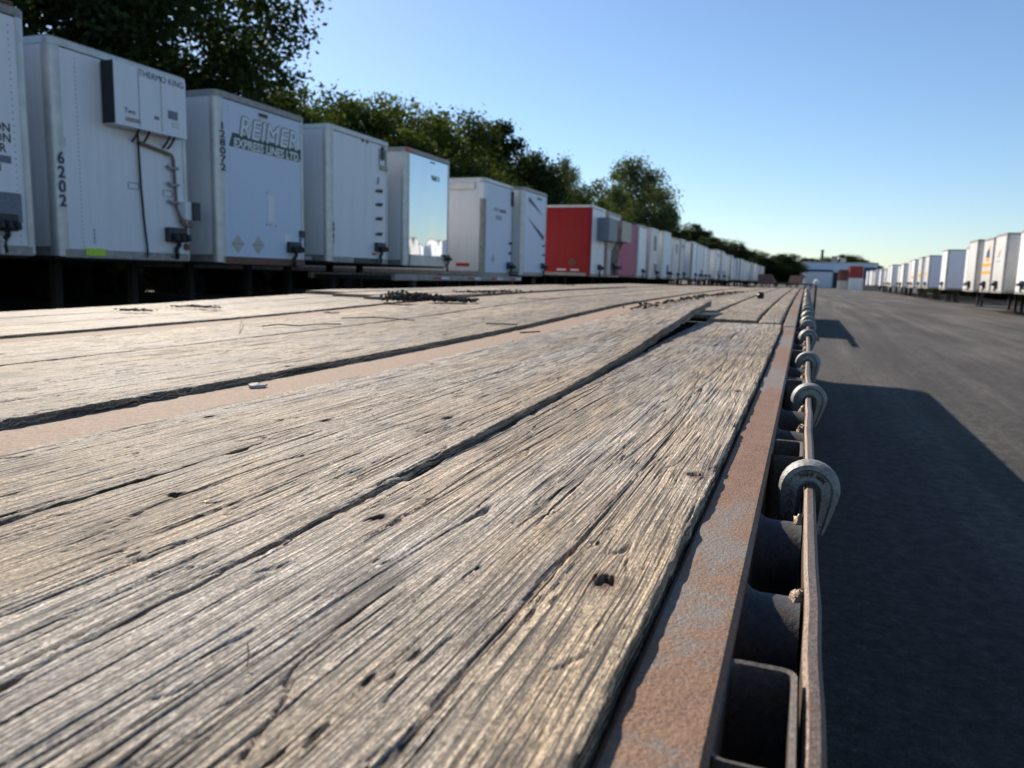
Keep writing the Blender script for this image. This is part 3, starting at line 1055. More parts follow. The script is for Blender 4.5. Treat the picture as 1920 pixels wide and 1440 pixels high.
def van(label, x, y, zb, H=2.93, nose='white', side='side', post='alu', head='alu', face=1, rz=0.0, L=14.0, detail=2, group='van trailers parked in the row'):
    """face = 1: the nose looks to +x (left row), -1: to -x (right row); zb = height of the box floor in the world"""
    g0 = gz(x)
    RIM_D = cached('rimd', rim_shade_dark)
    t = thing('van_trailer', label, 'trailer', (x, y, g0), (0 if face > 0 else math.pi) + rz, group)
    z = zb - g0
    d = van_meshes(H, L, nose, side, post, head)
    for k in ('nose_panel', 'posta', 'postb', 'walla', 'wallb', 'silla', 'sillb', 'top_rail', 'roof', 'bottom_rail', 'floor', 'rear'):
        link(d[k].name.split('.')[0], d[k], t, (0, 0, z))
    leg = cached(('leg', round(z, 2)), lambda: MB().box(-.07, .07, -.07, .07, .03, z - .05).box(-.15, .15, -.15, .15, 0, .03).mesh('landing_leg', M['black']))  # steel legs coloured black, painting in the deep shade below the box
    for sy in (-.75, .75):
        link('landing_leg', leg, t, (-2.6, sy, 0))
    if detail > 0:
        for ax in (-L + 1.2, -L + 2.5):
            for sy in (-1.0, 1.0):
                w = link('wheel', TYRE, t, (ax, sy, .505), (0, 0, R(90)))
                link('rim', RIM_D, w)
    t['zb'] = z
    t['H'] = H
    return t


def P(t, s, q):
    """point on a van nose: s across (0 left .. 1 right seen from in front), q up"""
    return ((s - .5) * W, t['zb'] + q * t['H'])


def n_box(t, name, s0, s1, q0, q1, mat, d=.01, x0=.0005):
    y0, z0 = P(t, s0, q0)
    y1, z1 = P(t, s1, q1)
    b = min(.004, d * .3)
    return MB().bbox(x0, x0 + d, y0, y1, z0, z1, b).build(name, M[mat], t)


def n_text(t, name, body, s, q, size, mat, shear=0.0, off=0.0, line=1.0, spacing=1.0, x=.0025, tilt=0.0):
    me = text_mesh(name, body, size, M[mat], .0012, shear, off, 'CENTER', spacing, line)
    y, z = P(t, s, q)
    return link(name, me, t, (x, y, z), (R(90), tilt, R(90)))


def n_tube(t, name, pts, r, mat, n=7):
    """pts: (s, q, distance off the panel)"""
    P3 = []
    for (s_, q, dx) in pts:
        y, z = P(t, s_, q)
        P3.append((dx, y, z))
    return MB().tube(P3, r, n).build(name, M[mat], t, True)


def diamond(t, s, q, r, mat='silver'):
    y, z = P(t, s, q)
    o = MB().prism([(y - r, z), (y, z - r), (y + r, z), (y, z + r)], 0, .001, .008).build('placard', M[mat], t)
    MB().prism([(y - r * .8, z - .008), (y + r * .8, z - .008), (y + r * .8, z + .008), (y - r * .8, z + .008)], 0, .0081, .0105).build('hinge_strip', M['alud'], o)
    return o


def gladhands(t, s=.83, q=.10, sc=1.0, box=True):
    """air and electric couplings at the foot of the nose"""
    y, z = P(t, s, q)
    if box:
        MB().bbox(.0, .09 * sc, y - .16 * sc, y + .16 * sc, z - .02, z + .17 * sc, .01).build('coupling_box', M['plastic'], t)
    for k, dy in enumerate((-.10, .0, .10)):
        MB().tube([(.09 * sc, y + dy * sc, z + .07 * sc), (.15 * sc, y + dy * sc, z + .05 * sc), (.165 * sc, y + dy * sc, z + .0 * sc)], [.035 * sc, .04 * sc, .03 * sc], 8).build('coupling', M['black'], t, True)
    pts = [(.10, y, z)]
    for i in range(9):
        pts.append((.07 + .02 * math.sin(i * 1.3), y + .03 * math.sin(i * .8), z - .05 * i * .7))
    MB().tube(pts, .03 * sc, 7).build('air_hose', M['black'], t, True)


def bracket(t, s, q, w=.17, mat='plastic'):
    y, z = P(t, s, q)
    b = MB().bbox(.0, .035, y - w / 2, y + w / 2, z - .02, z + .025, .004)
    for dy in (-.33, 0, .33):
        b.tube([(.03, y + dy * w, z), (.06, y + dy * w, z + .03), (.055, y + dy * w, z + .055)], .017, 6)
    return b.build('hose_hanger', M[mat], t)


def rivets(t, s, n=30, mat='grey'):
    y, z0 = P(t, s, .05)
    b = MB()
    for i in range(n):
        z = z0 + i * t['H'] * .9 / n
        b.add([(.001, y - .011, z), (.001, y, z - .011), (.001, y + .011, z), (.001, y, z + .011), (.007, y, z)], [(0, 1, 4), (1, 2, 4), (2, 3, 4), (3, 0, 4)])
    o = b.build('rivet_row', M[mat], t)
    o['kind'] = 'stuff'
    return o


def seams(t, cols):
    for s_ in cols:
        y, z0 = P(t, s_, .045)
        MB().box(.0003, .004, y - .011, y + .011, z0, z0 + t['H'] * .905).build('panel_seam', M['alud'] if False else M['white2'], t)


LZ = CAM[2]
# --- first trailer, cut by the frame
t = van('white riveted van trailer with grey lettering next to the one with a roof cooling unit', -9.45, 6.12, LZ + .10, 3.02, head='alud')
for s_ in (.90, .80, .70, .6):
    rivets(t, s_, 34)
n_text(t, 'lettering', 'ON\nON\nR', .835, .47, .15, 'ink', off=.002, line=.85)
n_box(t, 'worn_sticker', .76, .875, .37, .40, 'grey', .004)
n_box(t, 'worn_sticker', .76, .82, .335, .365, 'grey', .004)
n_box(t, 'document_box', .68, .90, .13, .25, 'grey', .06)
gladhands(t, .80, .10, 1.1)
n_tube(t, 'pipe', [(.72, .14, .05), (.72, .10, .08), (.78, .05, .08), (.78, .0, .07)], .03, 'alu')
MB().bbox(-.4, .03, .55, 1.1, t['zb'] + t['H'] + .013, t['zb'] + t['H'] + .06, .01).build('roof_patch', M['brown'], t)

# --- number 6202, with the cooling unit
t = van('white van trailer numbered 6202 with a boxy cooling unit and pipes on its nose', -9.86, 9.28, LZ + .10, 2.96, head='alu')
seams(t, (.50, .78))
rivets(t, .16, 44)
u0 = n_box(t, 'cooling_unit', .325, .875, .655, .955, 'white2', .24, .02)
y0, z0 = P(t, .325, .655)
y1, z1 = P(t, .325, .955)
MB().bbox(.03, .265, y0 - .02, y0 - .002, z0 + .01, z1, .004).build('unit_side', M['black'], u0)
for s_, m_ in ((.50, 'alud'), (.67, 'alud')):
    ya, za = P(t, s_, .665)
    MB().box(.2605, .265, ya - .006, ya + .006, za, z1 - .03).build('panel_seam', M[m_], u0)
for (s_, q, bdy, sz, mt) in ((.68, .932, 'THERMO KING', .135, 'ink'), (.43, .73, 'Two', .11, 'ink')):
    me = text_mesh('lettering', bdy, sz, M[mt], .001, 0, .0)
    ya, za = P(t, s_, q)
    link('lettering', me, u0, (.2635, ya, za), (R(90), 0, R(90)))
for (s_, q, w_, h_, mt) in ((.76, .765, .20, .13, 'grey'), (.775, .72, .14, .10, 'alu'), (.63, .73, .09, .05, 'grey'), (.45, .69, .28, .06, 'alud')):
    ya, za = P(t, s_, q)
    MB().bbox(.2605, .266, ya - w_ / 2, ya + w_ / 2, za - h_ / 2, za + h_ / 2, .001).build('sticker', M[mt], u0)
for s_ in (.50, .58, .74, .78):
    n_tube(t, 'unit_bracket', [(s_, .66, .25), (s_ + .02, .625, .12), (s_ + .03, .60, .01)], .017, 'plastic')
n_tube(t, 'drain_cable', [(.54, .64, .10), (.565, .58, .04), (.575, .4, .03), (.59, .2, .03), (.605, .06, .035), (.60, .01, .05)], .017, 'black')
n_tube(t, 'pipe', [(.57, .60, .06), (.70, .585, .05), (.82, .57, .05), (.835, .545, .05), (.84, .46, .05), (.845, .38, .05), (.85, .29, .05), (.87, .24, .06), (.90, .215, .08)], .028, 'pipe')
for q in (.50, .41, .315):
    n_tube(t, 'pipe_clip', [(.79, q + .01, .03), (.81, q - .005, .06), (.84, q, .07), (.88, q + .002, .03)], .026, 'alud')
n_box(t, 'junction_box', .90, .985, .225, .325, 'white2', .12)
n_box(t, 'junction_lid', .95, 1.01, .225, .325, 'plastic', .05, .13)
n_tube(t, 'pipe_elbow', [(.88, .225, .06), (.91, .19, .10), (.95, .20, .10)], .045, 'pipe')
gladhands(t, .84, .105, 1.25)
yq, zq = P(t, .99, .075)
MB().tube([(.0, yq - .12, zq), (.03, yq - .12, zq)], .06, 14).build('reflector', M['brown'], t)
n_box(t, 'sticker', .165, .30, .005, .042, 'lime', .012, .016)
for s_, q in ((.53, .375), (.80, .36)):
    ya, za = P(t, s_, q)
    b = MB()
    for k in range(5):
        for (dy, dz) in ((-.09 + .045 * k, .045), (-.09 + .045 * k, -.045)):
            b.box(.001, .004, ya + dy - .015, ya + dy + .015, za + dz - .008, za + dz + .008)
    for dy in (-.10, .10):
        b.box(.001, .004, ya + dy - .008, ya + dy + .008, za - .03, za + .03)
    b.build('dashed_label', M['grey'], t)
for k, c in enumerate('6202'):
    n_text(t, 'number', c, .04, .455 - .066 * k, .225, 'blueink', off=.006, x=.0165)
n_text(t, 'small_number', '9\n4\n8\n0', .235, .10, .07, 'grey', line=.8)
n_text(t, 'number', '8', .06, .53, .2, 'alu', off=.004, x=.0145)

def side_bits(t):
    z = t['zb']
    MB().tube([(-.75, -1.274, z + .55), (-.75, -1.279, z + .55)], .11, 18).build('round_sticker', M['redp'], t)
    MB().bbox(-.9, -.6, -1.279, -1.2735, z + .30, z + .36, .001).build('side_sticker', M['grey'], t)
    MB().bbox(-1.1, -.75, -1.293, -1.2815, z + .02, z + .09, .002).build('marker_lamp', M['redp'], t)
    MB().bbox(-.70, -.45, -1.289, -1.2815, z + .02, z + .09, .002).build('reflector', M['letter'], t)


side_bits(t)
# --- the one with the green banner
t = van('white van trailer with a green slanted banner and two silver diamond placards', -9.72, 12.32, LZ + .09, 2.93, nose='skynose', head='alud')
y0, z0 = P(t, .145, .715)
y1, z1 = P(t, .935, .715)
ban = MB().prism([(y0 - .06, z0 - .06), (y1 - .02, z0 - .06), (y1 + .07, z0 + .19), (y0 + .03, z0 + .19)], 0, .0008, .004).build('banner', M['green'], t)
MB().prism([(y0 - .085, z0 - .082), (y1 - .005, z0 - .082), (y1 + .10, z0 + .212), (y0 + .012, z0 + .212)], 0, .0003, .0007).build('banner_border', M['letter'], t)
me = text_mesh('banner_title', 'REIMER', .50, M['letter'], .0012, .22, .0, 'CENTER', 1.07)
pv = [tuple(v.co) for v in me.vertices]
pf = [tuple(p.vertices) for p in me.polygons]


def fattened(name, r, mat):
    ob = MB()
    for k in range(8):
        ob.add([(v[0] + r * math.cos(k * math.pi / 4), v[1] + r * math.sin(k * math.pi / 4), v[2] + .00012 * k) for v in pv], pf)
    return ob.mesh(name, M[mat])


yt, zt = P(t, .555, .822)
link('title_outline', fattened('title_outline', .024, 'green'), t, (.0062, yt, zt), (R(90), 0, R(90)))
link('banner_title', fattened('banner_title', .008, 'letter'), t, (.0105, yt, zt), (R(90), 0, R(90)))
n_text(t, 'banner_line', 'EXPRESS LINES LTD.', .545, .722, .215, 'letter', .12, .007, x=.0065, spacing=1.02)
for k, c in enumerate('128072'):
    n_text(t, 'number', c, .055, .80 - .048 * k, .17, 'ink', off=.004, x=.0165).scale = (1.6, 1, 1)
for s_ in (.125, .955):
    rivets(t, s_, 40)
diamond(t, .19, .115, .17)
diamond(t, .41, .115, .17)
gladhands(t, .815, .085, 1.15)
n_box(t, 'sticker', .905, .985, .135, .18, 'blue', .006)
n_box(t, 'sticker', .905, .975, .185, .235, 'plastic', .03)
n_box(t, 'sticker', .925, .96, .148, .166, 'letter', .003, .0068)
n_box(t, 'sticker', .72, .80, .12, .20, 'white', .004)
n_box(t, 'document_frame', .53, .60, .27, .44, 'white', .012)
n_box(t, 'badge', .44, .54, .92, .942, 'brown', .012)
n_box(t, 'badge_plate', .445, .535, .893, .913, 'alu', .010)
for (s_, q) in ((.52, .455), (.55, .25), (.62, .25), (.51, .25)):
    ya, za = P(t, s_, q)
    MB().tube([(.0, ya, za), (.012, ya, za)], .014, 8).build('rivet', M['grey'], t)
MB().bbox(.0155, .03, -1.12, 1.18, t['zb'] - .03, t['zb'] + .105, .004).build('rusty_skirt', M['brown'], t)

# --- plain one with a manifest frame
t = van('plain white van trailer with four dark hose hangers up one edge of its nose', -9.62, 15.55, LZ + .19, 2.86, head='alu')
seams(t, (.18, .58))
for s_ in (.125, .955):
    rivets(t, s_, 40)
for k, c in enumerate('6961'):
    n_text(t, 'number', c, .06, .275 - .042 * k, .14, 'ink', off=.004, x=.0145)
for q in (.585, .475, .36, .235):
    bracket(t, .80, q, .26)
gladhands(t, .80, .10, 1.15)
y0, z0 = P(t, .87, .80)
b = MB().box(.001, .02, y0 - .17, y0 - .14, z0, z0 + .36).box(.001, .02, y0 + .12, y0 + .15, z0 - .04, z0 + .38).box(.001, .018, y0 - .17, y0 + .15, z0 + .33, z0 + .36)
b.build('manifest_frame', M['alud'], t)
n_box(t, 'manifest_tube', .84, .885, .845, .95, 'plastic', .04)
n_box(t, 'manifest_foot', .82, .94, .765, .80, 'alud', .05)
for s_ in (.525, .60):
    ya, za = P(t, s_, .955)
    MB().tube([(.0, ya, za), (.02, ya, za)], .045, 12).build('lamp', M['redp'] if s_ < .55 else M['grey'], t)
n_tube(t, 'pipe', [(.80, .70, .01), (.78, .665, .03), (.775, .64, .02)], .015, 'grey')
n_box(t, 'step_slot', .38, .78, -.005, .035, 'plastic', .02, .015)
n_box(t, 'reflector_mark', .68, .76, .065, .08, 'redp', .004)
side_bits(t)
for k in range(7):
    yr = -1.15 + .11 * k
    MB().tube([(-.2, yr, t['zb'] + t['H'] + .012), (-.2, yr, t['zb'] + t['H'] + .05)], .018, 6).build('roof_bolt', M['brown'], t)

# --- mirror polished nose
t = van('van trailer with a mirror-polished stainless nose reflecting the yard', -9.46, 18.65, LZ + .17, 2.88, nose='mirror', post='alu', head='alud')
n_text(t, 'number', '96811', .64, .80, .19, 'ink', off=.005, spacing=1.1, x=.003)
n_box(t, 'badge', .52, .62, .93, .945, 'alud', .01)
n_box(t, 'corner_marker', .0, .10, .965, .995, 'orange', .03, .02)
gladhands(t, .90, .06, .9)
n_box(t, 'kick_plate', .08, .93, .0, .095, 'alu', .02, .0145)
seams(t, (.57,)) if False else None

# --- ribbed side
t = van('white van trailer with a ribbed grey corner post and a faint grey wordmark', -9.30, 23.25, LZ - .05, 2.93, nose='skynose', side='side', post='alud', head='alu')
n_box(t, 'faded_mark', .32, .47, .69, .725, 'fade', .004)
n_box(t, 'faded_mark', .50, .72, .685, .72, 'grey', .004)
n_box(t, 'faded_mark', .38, .58, .60, .65, 'fade', .004)
n_box(t, 'manifest_tube', .90, .95, .78, .94, 'plastic', .06)
diamond(t, .32, .18, .15, 'silver')
for q in (.36, .25):
    bracket(t, .88, q, .2)
gladhands(t, .86, .085, 1.2)
MB().bbox(-1.2, -.30, -1.33, -1.279, t['zb'] + 2.58, t['zb'] + 2.78, .01).build('side_bracket', M['alu'], t)
MB().bbox(-.16, .02, -1.31, -1.05, t['zb'] + 2.30, t['zb'] + 2.80, .02).build('post_cap', M['white'], t)
MB().bbox(-.9, -.45, -1.283, -1.275, t['zb'] + .27, t['zb'] + .37, .001).build('side_sticker', M['redp'], t)

# --- dark chevrons
t = van('white van trailer with two dark blue slashes across its nose', -9.05, 26.05, LZ - .01, 2.93, nose='skynose', head='alud')
for (za, zb_) in ((.88, .74), (.66, .50)):
    ya, z1 = P(t, .18, za)
    yb, z2 = P(t, .80, zb_)
    if za > .7:
        poly = [(ya, z1 - .06), (ya + .14, z1 + .08), (yb + .05, z2 - .04)]
    else:
        poly = [(ya - .05, z1 + .04), (yb + .25, z2 - .06), (yb + .12, z2 - .22)]
    MB().prism(poly, 0, .001, .004).build('slash', M['blueink'], t)
for q in (.36, .25):
    bracket(t, .85, q, .18, 'grey')
gladhands(t, .85, .09, 1.1)
n_box(t, 'badge', .55, .75, .90, .93, 'grey', .006)

# --- red sided
t = van('van trailer with a bright red side wall and a white nose framed in red', -8.42, 32.45, LZ + .03, 2.88, nose='white', side='red', post='red', head='alu')
MB().bbox(-1.4, -1.0, -1.283, -1.2755, t['zb'] + .20, t['zb'] + .27, .001).build('side_sticker', M['letter'], t)
MB().bbox(-.8, -.45, -1.283, -1.2755, t['zb'] + .20, t['zb'] + .27, .001).build('side_sticker', M['letter'], t)
me = MB().tube([(-.75, -1.277, t['zb'] + .55), (-.75, -1.283, t['zb'] + .55)], .15, 18).build('round_sticker', M['brown'], t)
gladhands(t, .6, .10, 1.2)
n_box(t, 'cooling_unit', .40, 1.0, .52, .85, 'grey', .5, .02)

# --- the two with cooling units, pink one behind
t = van('rust-streaked van trailer with a grey cooling unit beside the red trailer', -8.5, 35.7, LZ + .03, 2.88, nose='cream', side='red', post='alud', head='alud')
u0 = n_box(t, 'cooling_unit', .12, .92, .55, .87, 'alud', .55, .02)
for s_ in (.3, .45, .6, .75):
    n_tube(t, 'pipe', [(s_, .55, .25), (s_ + .02, .40, .06), (s_, .2, .05), (s_ + .04, .02, .06)], .035, 'brown')
gladhands(t, .5, .12, 1.6)
t = van('van trailer with a faded pink side wall and pale nose', -8.75, 43.6, LZ + .03, 2.86, nose='white', side='pink', post='alud', head='alud')
MB().bbox(-1.1, -.8, -1.283, -1.2755, t['zb'] + .4, t['zb'] + .6, .001).build('side_sticker', M['grey'], t)
gladhands(t, .6, .10, 1.1)

ORD = ['first', 'second', 'third', 'fourth', 'fifth', 'sixth', 'seventh', 'eighth', 'ninth', 'tenth', 'eleventh', 'twelfth']
rn = random.Random(5)
y = 46.9
for i in range(30):
    x = -8.72 + .55 * (rn.random() - .5) + .004 * (y - 47)
    if i == 15:
        y += 7
    lab = ('white van trailer, %s in the row beyond the pink-sided one' % ORD[i]) if i < 12 else 'small white van trailer toward the far end of the row past the pink one'
    kind = rn.choice(['white', 'white2', 'cream', 'skynose', 'white2', 'cream'])
    t = van(lab, x, y, LZ + rn.uniform(-.05, .06), rn.choice([2.84, 2.9, 2.93]), nose=kind, side=rn.choice(['side', 'white', 'cream']), post=rn.choice(['alu', 'alud', 'alu']),
            head=rn.choice(['alu', 'alud']), detail=1 if i < 6 else 0, group='van trailers beyond the pink one', rz=R(rn.uniform(-1.5, 1.5)))
    if i < 14:
        gladhands(t, rn.uniform(.6, .85), .10, 1.2)
        if rn.random() < .5:
            n_box(t, 'badge', .3, .7, rn.uniform(.55, .8), .86, rn.choice(['grey', 'blue', 'alud']), .006)
        if i == 2:
            n_box(t, 'faded_mark', .25, .7, .88, .93, 'fade', .006)
        if rn.random() < .4:
            n_box(t, 'document_box', .55, .75, .14, .3, 'grey', .05)
    y += rn.choice([3.0, 3.15, 3.3, 3.5]) + (.8 if i > 8 else 0)

# --- low chassis with reflective tape standing across the noses
t = thing('chassis_trailer', 'low grey chassis rail with red and white reflective tape before the mirror-nosed trailer', 'trailer', (-8.75, 18.6, gz(-8.75)))
zc = LZ - .06 - gz(-8.75)
MB().bbox(-.06, .06, -3.1, 5.2, zc - .14, zc, .01).build('side_rail', M['alud'], t)
MB().bbox(-2.3, -2.18, -3.1, 5.2, zc - .14, zc, .01).build('side_rail', M['alud'], t)
for k in range(6):
    MB().box(-2.18, -.06, -3.0 + 1.58 * k, -2.88 + 1.58 * k, zc - .13, zc - .03).build('cross_member', M['dark'], t)
for k, yk in enumerate((-1.2, .9, 2.6, 4.2)):
    MB().bbox(.061, .066, yk, yk + .45, zc - .10, zc - .05, .001).build('reflective_tape', M['redp'], t)
    MB().bbox(.061, .066, yk + .46, yk + .9, zc - .10, zc - .05, .001).build('reflective_tape', M['letter'], t)
for yk in (-2.2, 4.4):
    for xk in (-2.24, 0):
        MB().box(xk - .06, xk + .06, yk - .06, yk + .06, .0, zc - .14).build('support_leg', M['dark'], t)

# ------------------------------------------------------------------ right row
RS = [(9.35, 42.05, 'white van trailer next before the one with the small orange emblem', 'white', 'side'),
      (9.13, 46.1, 'white van trailer with a small orange and grey emblem, beside the banded one', 'cream', 'cream'),
      (9.2, 49.3, 'white van trailer with two amber bands and a blue and amber emblem', 'cream', 'white'),
      (8.97, 52.2, 'stained white van trailer right behind the one with amber bands', 'cream', 'cream'),
      (9.5, 56.2, 'white van trailer with a row of dark marks down its nose edge', 'white', 'white'),
      (9.6, 66.4, 'clean white van trailer with a broad shaded side after a gap in the row', 'white', 'white2'),
      (10.1, 79.2, 'white van trailer with an orange oval mark and a shaded grey side', 'cream', 'white2'),
      (10.0, 83.0, 'white van trailer with a long orange mark just behind the oval-marked one', 'cream', 'white2'),
      (10.3, 90.8, 'white van trailer with a low orange patch, farther on than the oval-marked one', 'white', 'white2'),
      (10.4, 94.3, 'dirty white van trailer standing beyond the low orange patch one', 'cream', 'white2')]
RV = []
for i, (x, y, lab, ns, sd_) in enumerate(RS):
    t = van(lab, x, y, LZ - .27, [2.93, 2.95, 2.9, 2.93, 2.75, 2.93, 2.93, 2.9, 2.9, 2.9][i], nose=ns, side=sd_, post='alu', head='alud', face=-1, detail=1 if i < 6 else 0,
            group='van trailers parked along the far side of the lane')
    RV.append(t)
    gladhands(t, .5 if i in (1, 2, 3) else .6, .12, 1.4)
    if i < 4:
        n_tube(t, 'rust_streak_pipe', [(.5, .20, .03), (.48, .05, .05)], .04, 'alud')
t = RV[1]
y0, z0 = P(t, .42, .60)
MB().prism([(y0 - .25, z0), (y0 - .15, z0), (y0 + .30, z0 + .40), (y0 + .2, z0 + .40)], 0, .001, .005).build('emblem_stroke', M['orange'], t)
MB().prism([(y0 - .05, z0), (y0 + .05, z0), (y0 + .42, z0 + .33), (y0 + .32, z0 + .33)], 0, .001, .005).build('emblem_stroke', M['grey'], t)
n_box(t, 'faded_mark', .25, .62, .525, .55, 'fade', .004)
t = RV[2]
n_box(t, 'amber_band', .055, .945, .475, .535, 'yellow', .006)
n_box(t, 'amber_band', .055, .945, .335, .395, 'yellow', .006)
n_box(t, 'faded_mark', .30, .70, .42, .455, 'lilac', .004)
n_box(t, 'emblem_field', .40, .72, .56, .70, 'yellow', .006)
y0, z0 = P(t, .55, .68)
MB().prism([(y0 - .45, z0 - .1), (y0 + .4, z0 - .1), (y0 + .35, z0 + .25), (y0 + .05, z0 + .4), (y0 - .3, z0 + .2)], 0, .007, .012).build('emblem_shape', M['blueink'], t)
MB().prism([(y0 - .1, z0 + .3), (y0 + .45, z0 + .3), (y0 + .45, z0 + .55), (y0 + .1, z0 + .5)], 0, .001, .006).build('emblem_shape', M['yellow'], t)
t = RV[4]
for k in range(5):
    n_box(t, 'dark_mark', .52, .62, .50 - .06 * k, .53 - .06 * k, 'grey', .006)
for i, (s0, s1, q0, q1) in ((6, (.25, .6, .40, .50)), (7, (.2, .9, .36, .46)), (8, (.3, .8, .30, .42)), (5, (.3, .6, .6, .62))):
    n_box(RV[i], 'orange_mark', s0, s1, q0, q1, 'yellow' if i != 5 else 'grey', .006)
y = 101.0
for i in range(17):
    x = 10.6 + .018 * (y - 101) + .9 * (rn.random() - .5)
    lab = ('white van trailer, %s in the row past the dirty white one across the lane' % ORD[i]) if i < 8 else 'small white van trailer in the far stretch of the row across the lane'
    t = van(lab, x, y, LZ - .27 + rn.uniform(-.05, .05), rn.choice([2.6, 2.75, 2.9, 2.95]), nose=rn.choice(['white', 'cream', 'white']), side=rn.choice(['white2', 'side', 'white']), head='alud', face=-1, detail=0,
            group='van trailers far along the lane', rz=R(rn.uniform(-1.5, 1.5)))
    if i < 9:
        gladhands(t, .5, .12, 1.4)
        if rn.random() < .4:
            n_box(t, 'orange_mark', .3, .7, .35, .45, rn.choice(['yellow', 'grey']), .006)
    y += rn.choice([3.3, 4.2, 6.5])

# ------------------------------------------------------------------ end of the yard
t = thing('warehouse', 'long low white warehouse with a dark doorway and a roof stack closing the lane', 'building', (8.0, 232, 0), R(-3))
BW, BH, BD = 19.5, 6.6, 30
MB().box(-BW / 2, BW / 2, 0, BD, 0, BH).build('wall', M['wall'], t)
MB().box(-BW / 2 - .15, BW / 2 + .15, -.15, BD, BH + .002, BH + .35).build('roof_edge', M['alu'], t)
an = MB().box(-BW / 2 + 1.8, -BW / 2 + 8.3, -6, -.01, 0, 4.2).build('annex', M['wall'], t)
MB().box(-BW / 2 + 1.7, -BW / 2 + 8.4, -6.1, -.01, 4.202, 4.75).build('annex_roof', M['cblue'], an)
dr = MB().box(-BW / 2 + 8.6, -BW / 2 + 10.8, -.1, -.005, 0, 4.2).build('doorway', M['doord'], t)
MB().box(-BW / 2 + 8.45, -BW / 2 + 8.595, -.16, -.005, 0, 4.35).build('door_frame', M['alud'], dr)
MB().box(-BW / 2 + 10.805, -BW / 2 + 10.95, -.16, -.005, 0, 4.35).build('door_frame', M['alud'], dr)
MB().box(-2.2, -.6, 6, 9, BH + .36, BH + 2.2).build('roof_unit', M['alud'], t)
MB().box(.2, 1.6, 6, 9, BH + .36, BH + 1.6).build('roof_unit', M['alu'], t)
MB().tube([(-4.6, 4, BH + .36), (-4.6, 4, BH + 3.4), (-4.6, 4, BH + 3.8)], [.35, .35, .5], 10).build('stack', M['doord'], t, True)
for k in range(7):
    xk = -BW / 2 + 11.6 + k * 1.1
    MB().box(xk, xk + .06, -.04, -.004, .1, BH - .1).build('cladding_rib', M['alu'], t)


def container(lab, x, y, z, mat, l=6.0, w=2.44, h=2.6):
    t = thing('shipping_container', lab, 'container', (x, y, z), 0, 'boxes stacked before the warehouse')
    b = MB()
    n = 22
    pts = []
    for i in range(n):
        xx = -w / 2 + .1 + (w - .2) * i / (n - 1)
        pts.append((xx, -.03 if i % 4 in (0, 1) else .03))
    b.prism(pts + [(w / 2 - .1, l - .1), (-w / 2 + .1, l - .1)], 2, .1, h - .1)
    b.build('shell', M[mat], t)
    for sx in (-1, 1):
        for yy_ in (0, l - .1):
            MB().box(sx * w / 2 - .08, sx * w / 2 + .08, yy_ - .08, yy_ + .08, 0, h).build('corner_post', M[mat], t)
    MB().box(-w / 2 + .081, w / 2 - .081, -.07, .03, h - .12, h).build('top_rail', M[mat], t)
    MB().box(-w / 2 + .081, w / 2 - .081, -.07, .03, 0, .12).build('bottom_rail', M[mat], t)


gb = gz(11)
container('red shipping container raised on a pale box before the warehouse', 10.0, 185, gb + 2.6, 'cred', 6, 2.6)
container('pale container under the red one before the warehouse', 10.0, 185, gb, 'white2', 6, 2.6)
container('dark blue shipping container beside the red one', 13.2, 187, gb + 2.4, 'cblue', 6, 3.0)
container('grey container under the dark blue one', 13.2, 187, gb, 'alud', 6, 3.0, 2.4)
container('brown shipping container standing left of the red one near the doorway', 7.6, 188, gb + 2.0, 'brown', 6, 1.8, 2.4)
container('pale grey container under the brown one', 7.6, 188, gb, 'alu', 6, 1.8, 2.0)


def rack(lab, x, y, z, rz, l=9):
    t = thing('skeleton_trailer', lab, 'trailer frame', (x, y, z), rz, 'rusty trailer frames at the end of the row')
    for sx in (-1.2, -.45, .45, 1.2):
        MB().box(sx - .07, sx + .07, 0, l, .75, 1.05).build('beam', M['brown'], t)
    for k in range(8):
        MB().box(-1.13, 1.13, k * l / 7.2, k * l / 7.2 + .12, .80, 1.0).build('cross_member', M['brown'], t)
    for sx in (-.5, .5):
        MB().box(sx - .08, sx + .08, 1.2, 1.36, 0, .75).build('support_leg', M['brown'], t)
        MB().box(sx - .08, sx + .08, l - 1.2, l - 1.04, 0, .75).build('support_leg', M['brown'], t)
    MB().prism([(1.6, 1.06), (2.2, 1.06), (2.8, 2.3), (2.5, 2.3)], 0, -1.1, 1.1).build('ramp', M['brown'], t)


rack('rusty brown trailer frame with a raised ramp at the end of the left row', -5.6, 128, gz(-5.6), .25)
rack('rusty brown trailer frame beside the warehouse corner', -2.4, 137, gz(-2.4), -.35)
rack('rusty brown trailer frame parked across behind the other frames', -4.0, 150, gz(-4.0), 1.2)

# a second flatbed farther on in line with the deck
t = thing('flatbed_trailer', 'distant flatbed trailer in line beyond the plank deck', 'trailer', (0, 0, 0))
pm = m_simple('grey_boards', (.26, .21, .155), .85, 0, .35, 22, .003)
for k in range(10):
    MB().bbox(-2.44 + .228 * k, -2.22 + .228 * k, 20.5, 30.5, .985, 1.02, .004).build('plank', pm, t)
for xk in (-2.5, -.155):
    MB().bbox(xk, xk + .05, 20.5, 30.5, .90, 1.015, .004).build('side_rail', M['brown'], t)
for k in range(8):
    MB().box(-2.44, -.16, 20.7 + 1.35 * k, 20.8 + 1.35 * k, .90, .984).build('cross_member', M['dark'], t)
for xk in (-1.7, -.8):
    MB().box(xk - .06, xk + .06, 19.2, 30.3, .5, .899).build('beam', M['dark'], t)
for xk in (-2.2, -.2):
    for yk in (28.0, 29.2):
        w = link('wheel', TYRE, t, (xk, yk, .505))
        link('rim', RIM, w)
    MB().box(xk - .07, xk + .07, 20.4, 20.55, 0, .899).build('landing_leg', M['dark'], t)
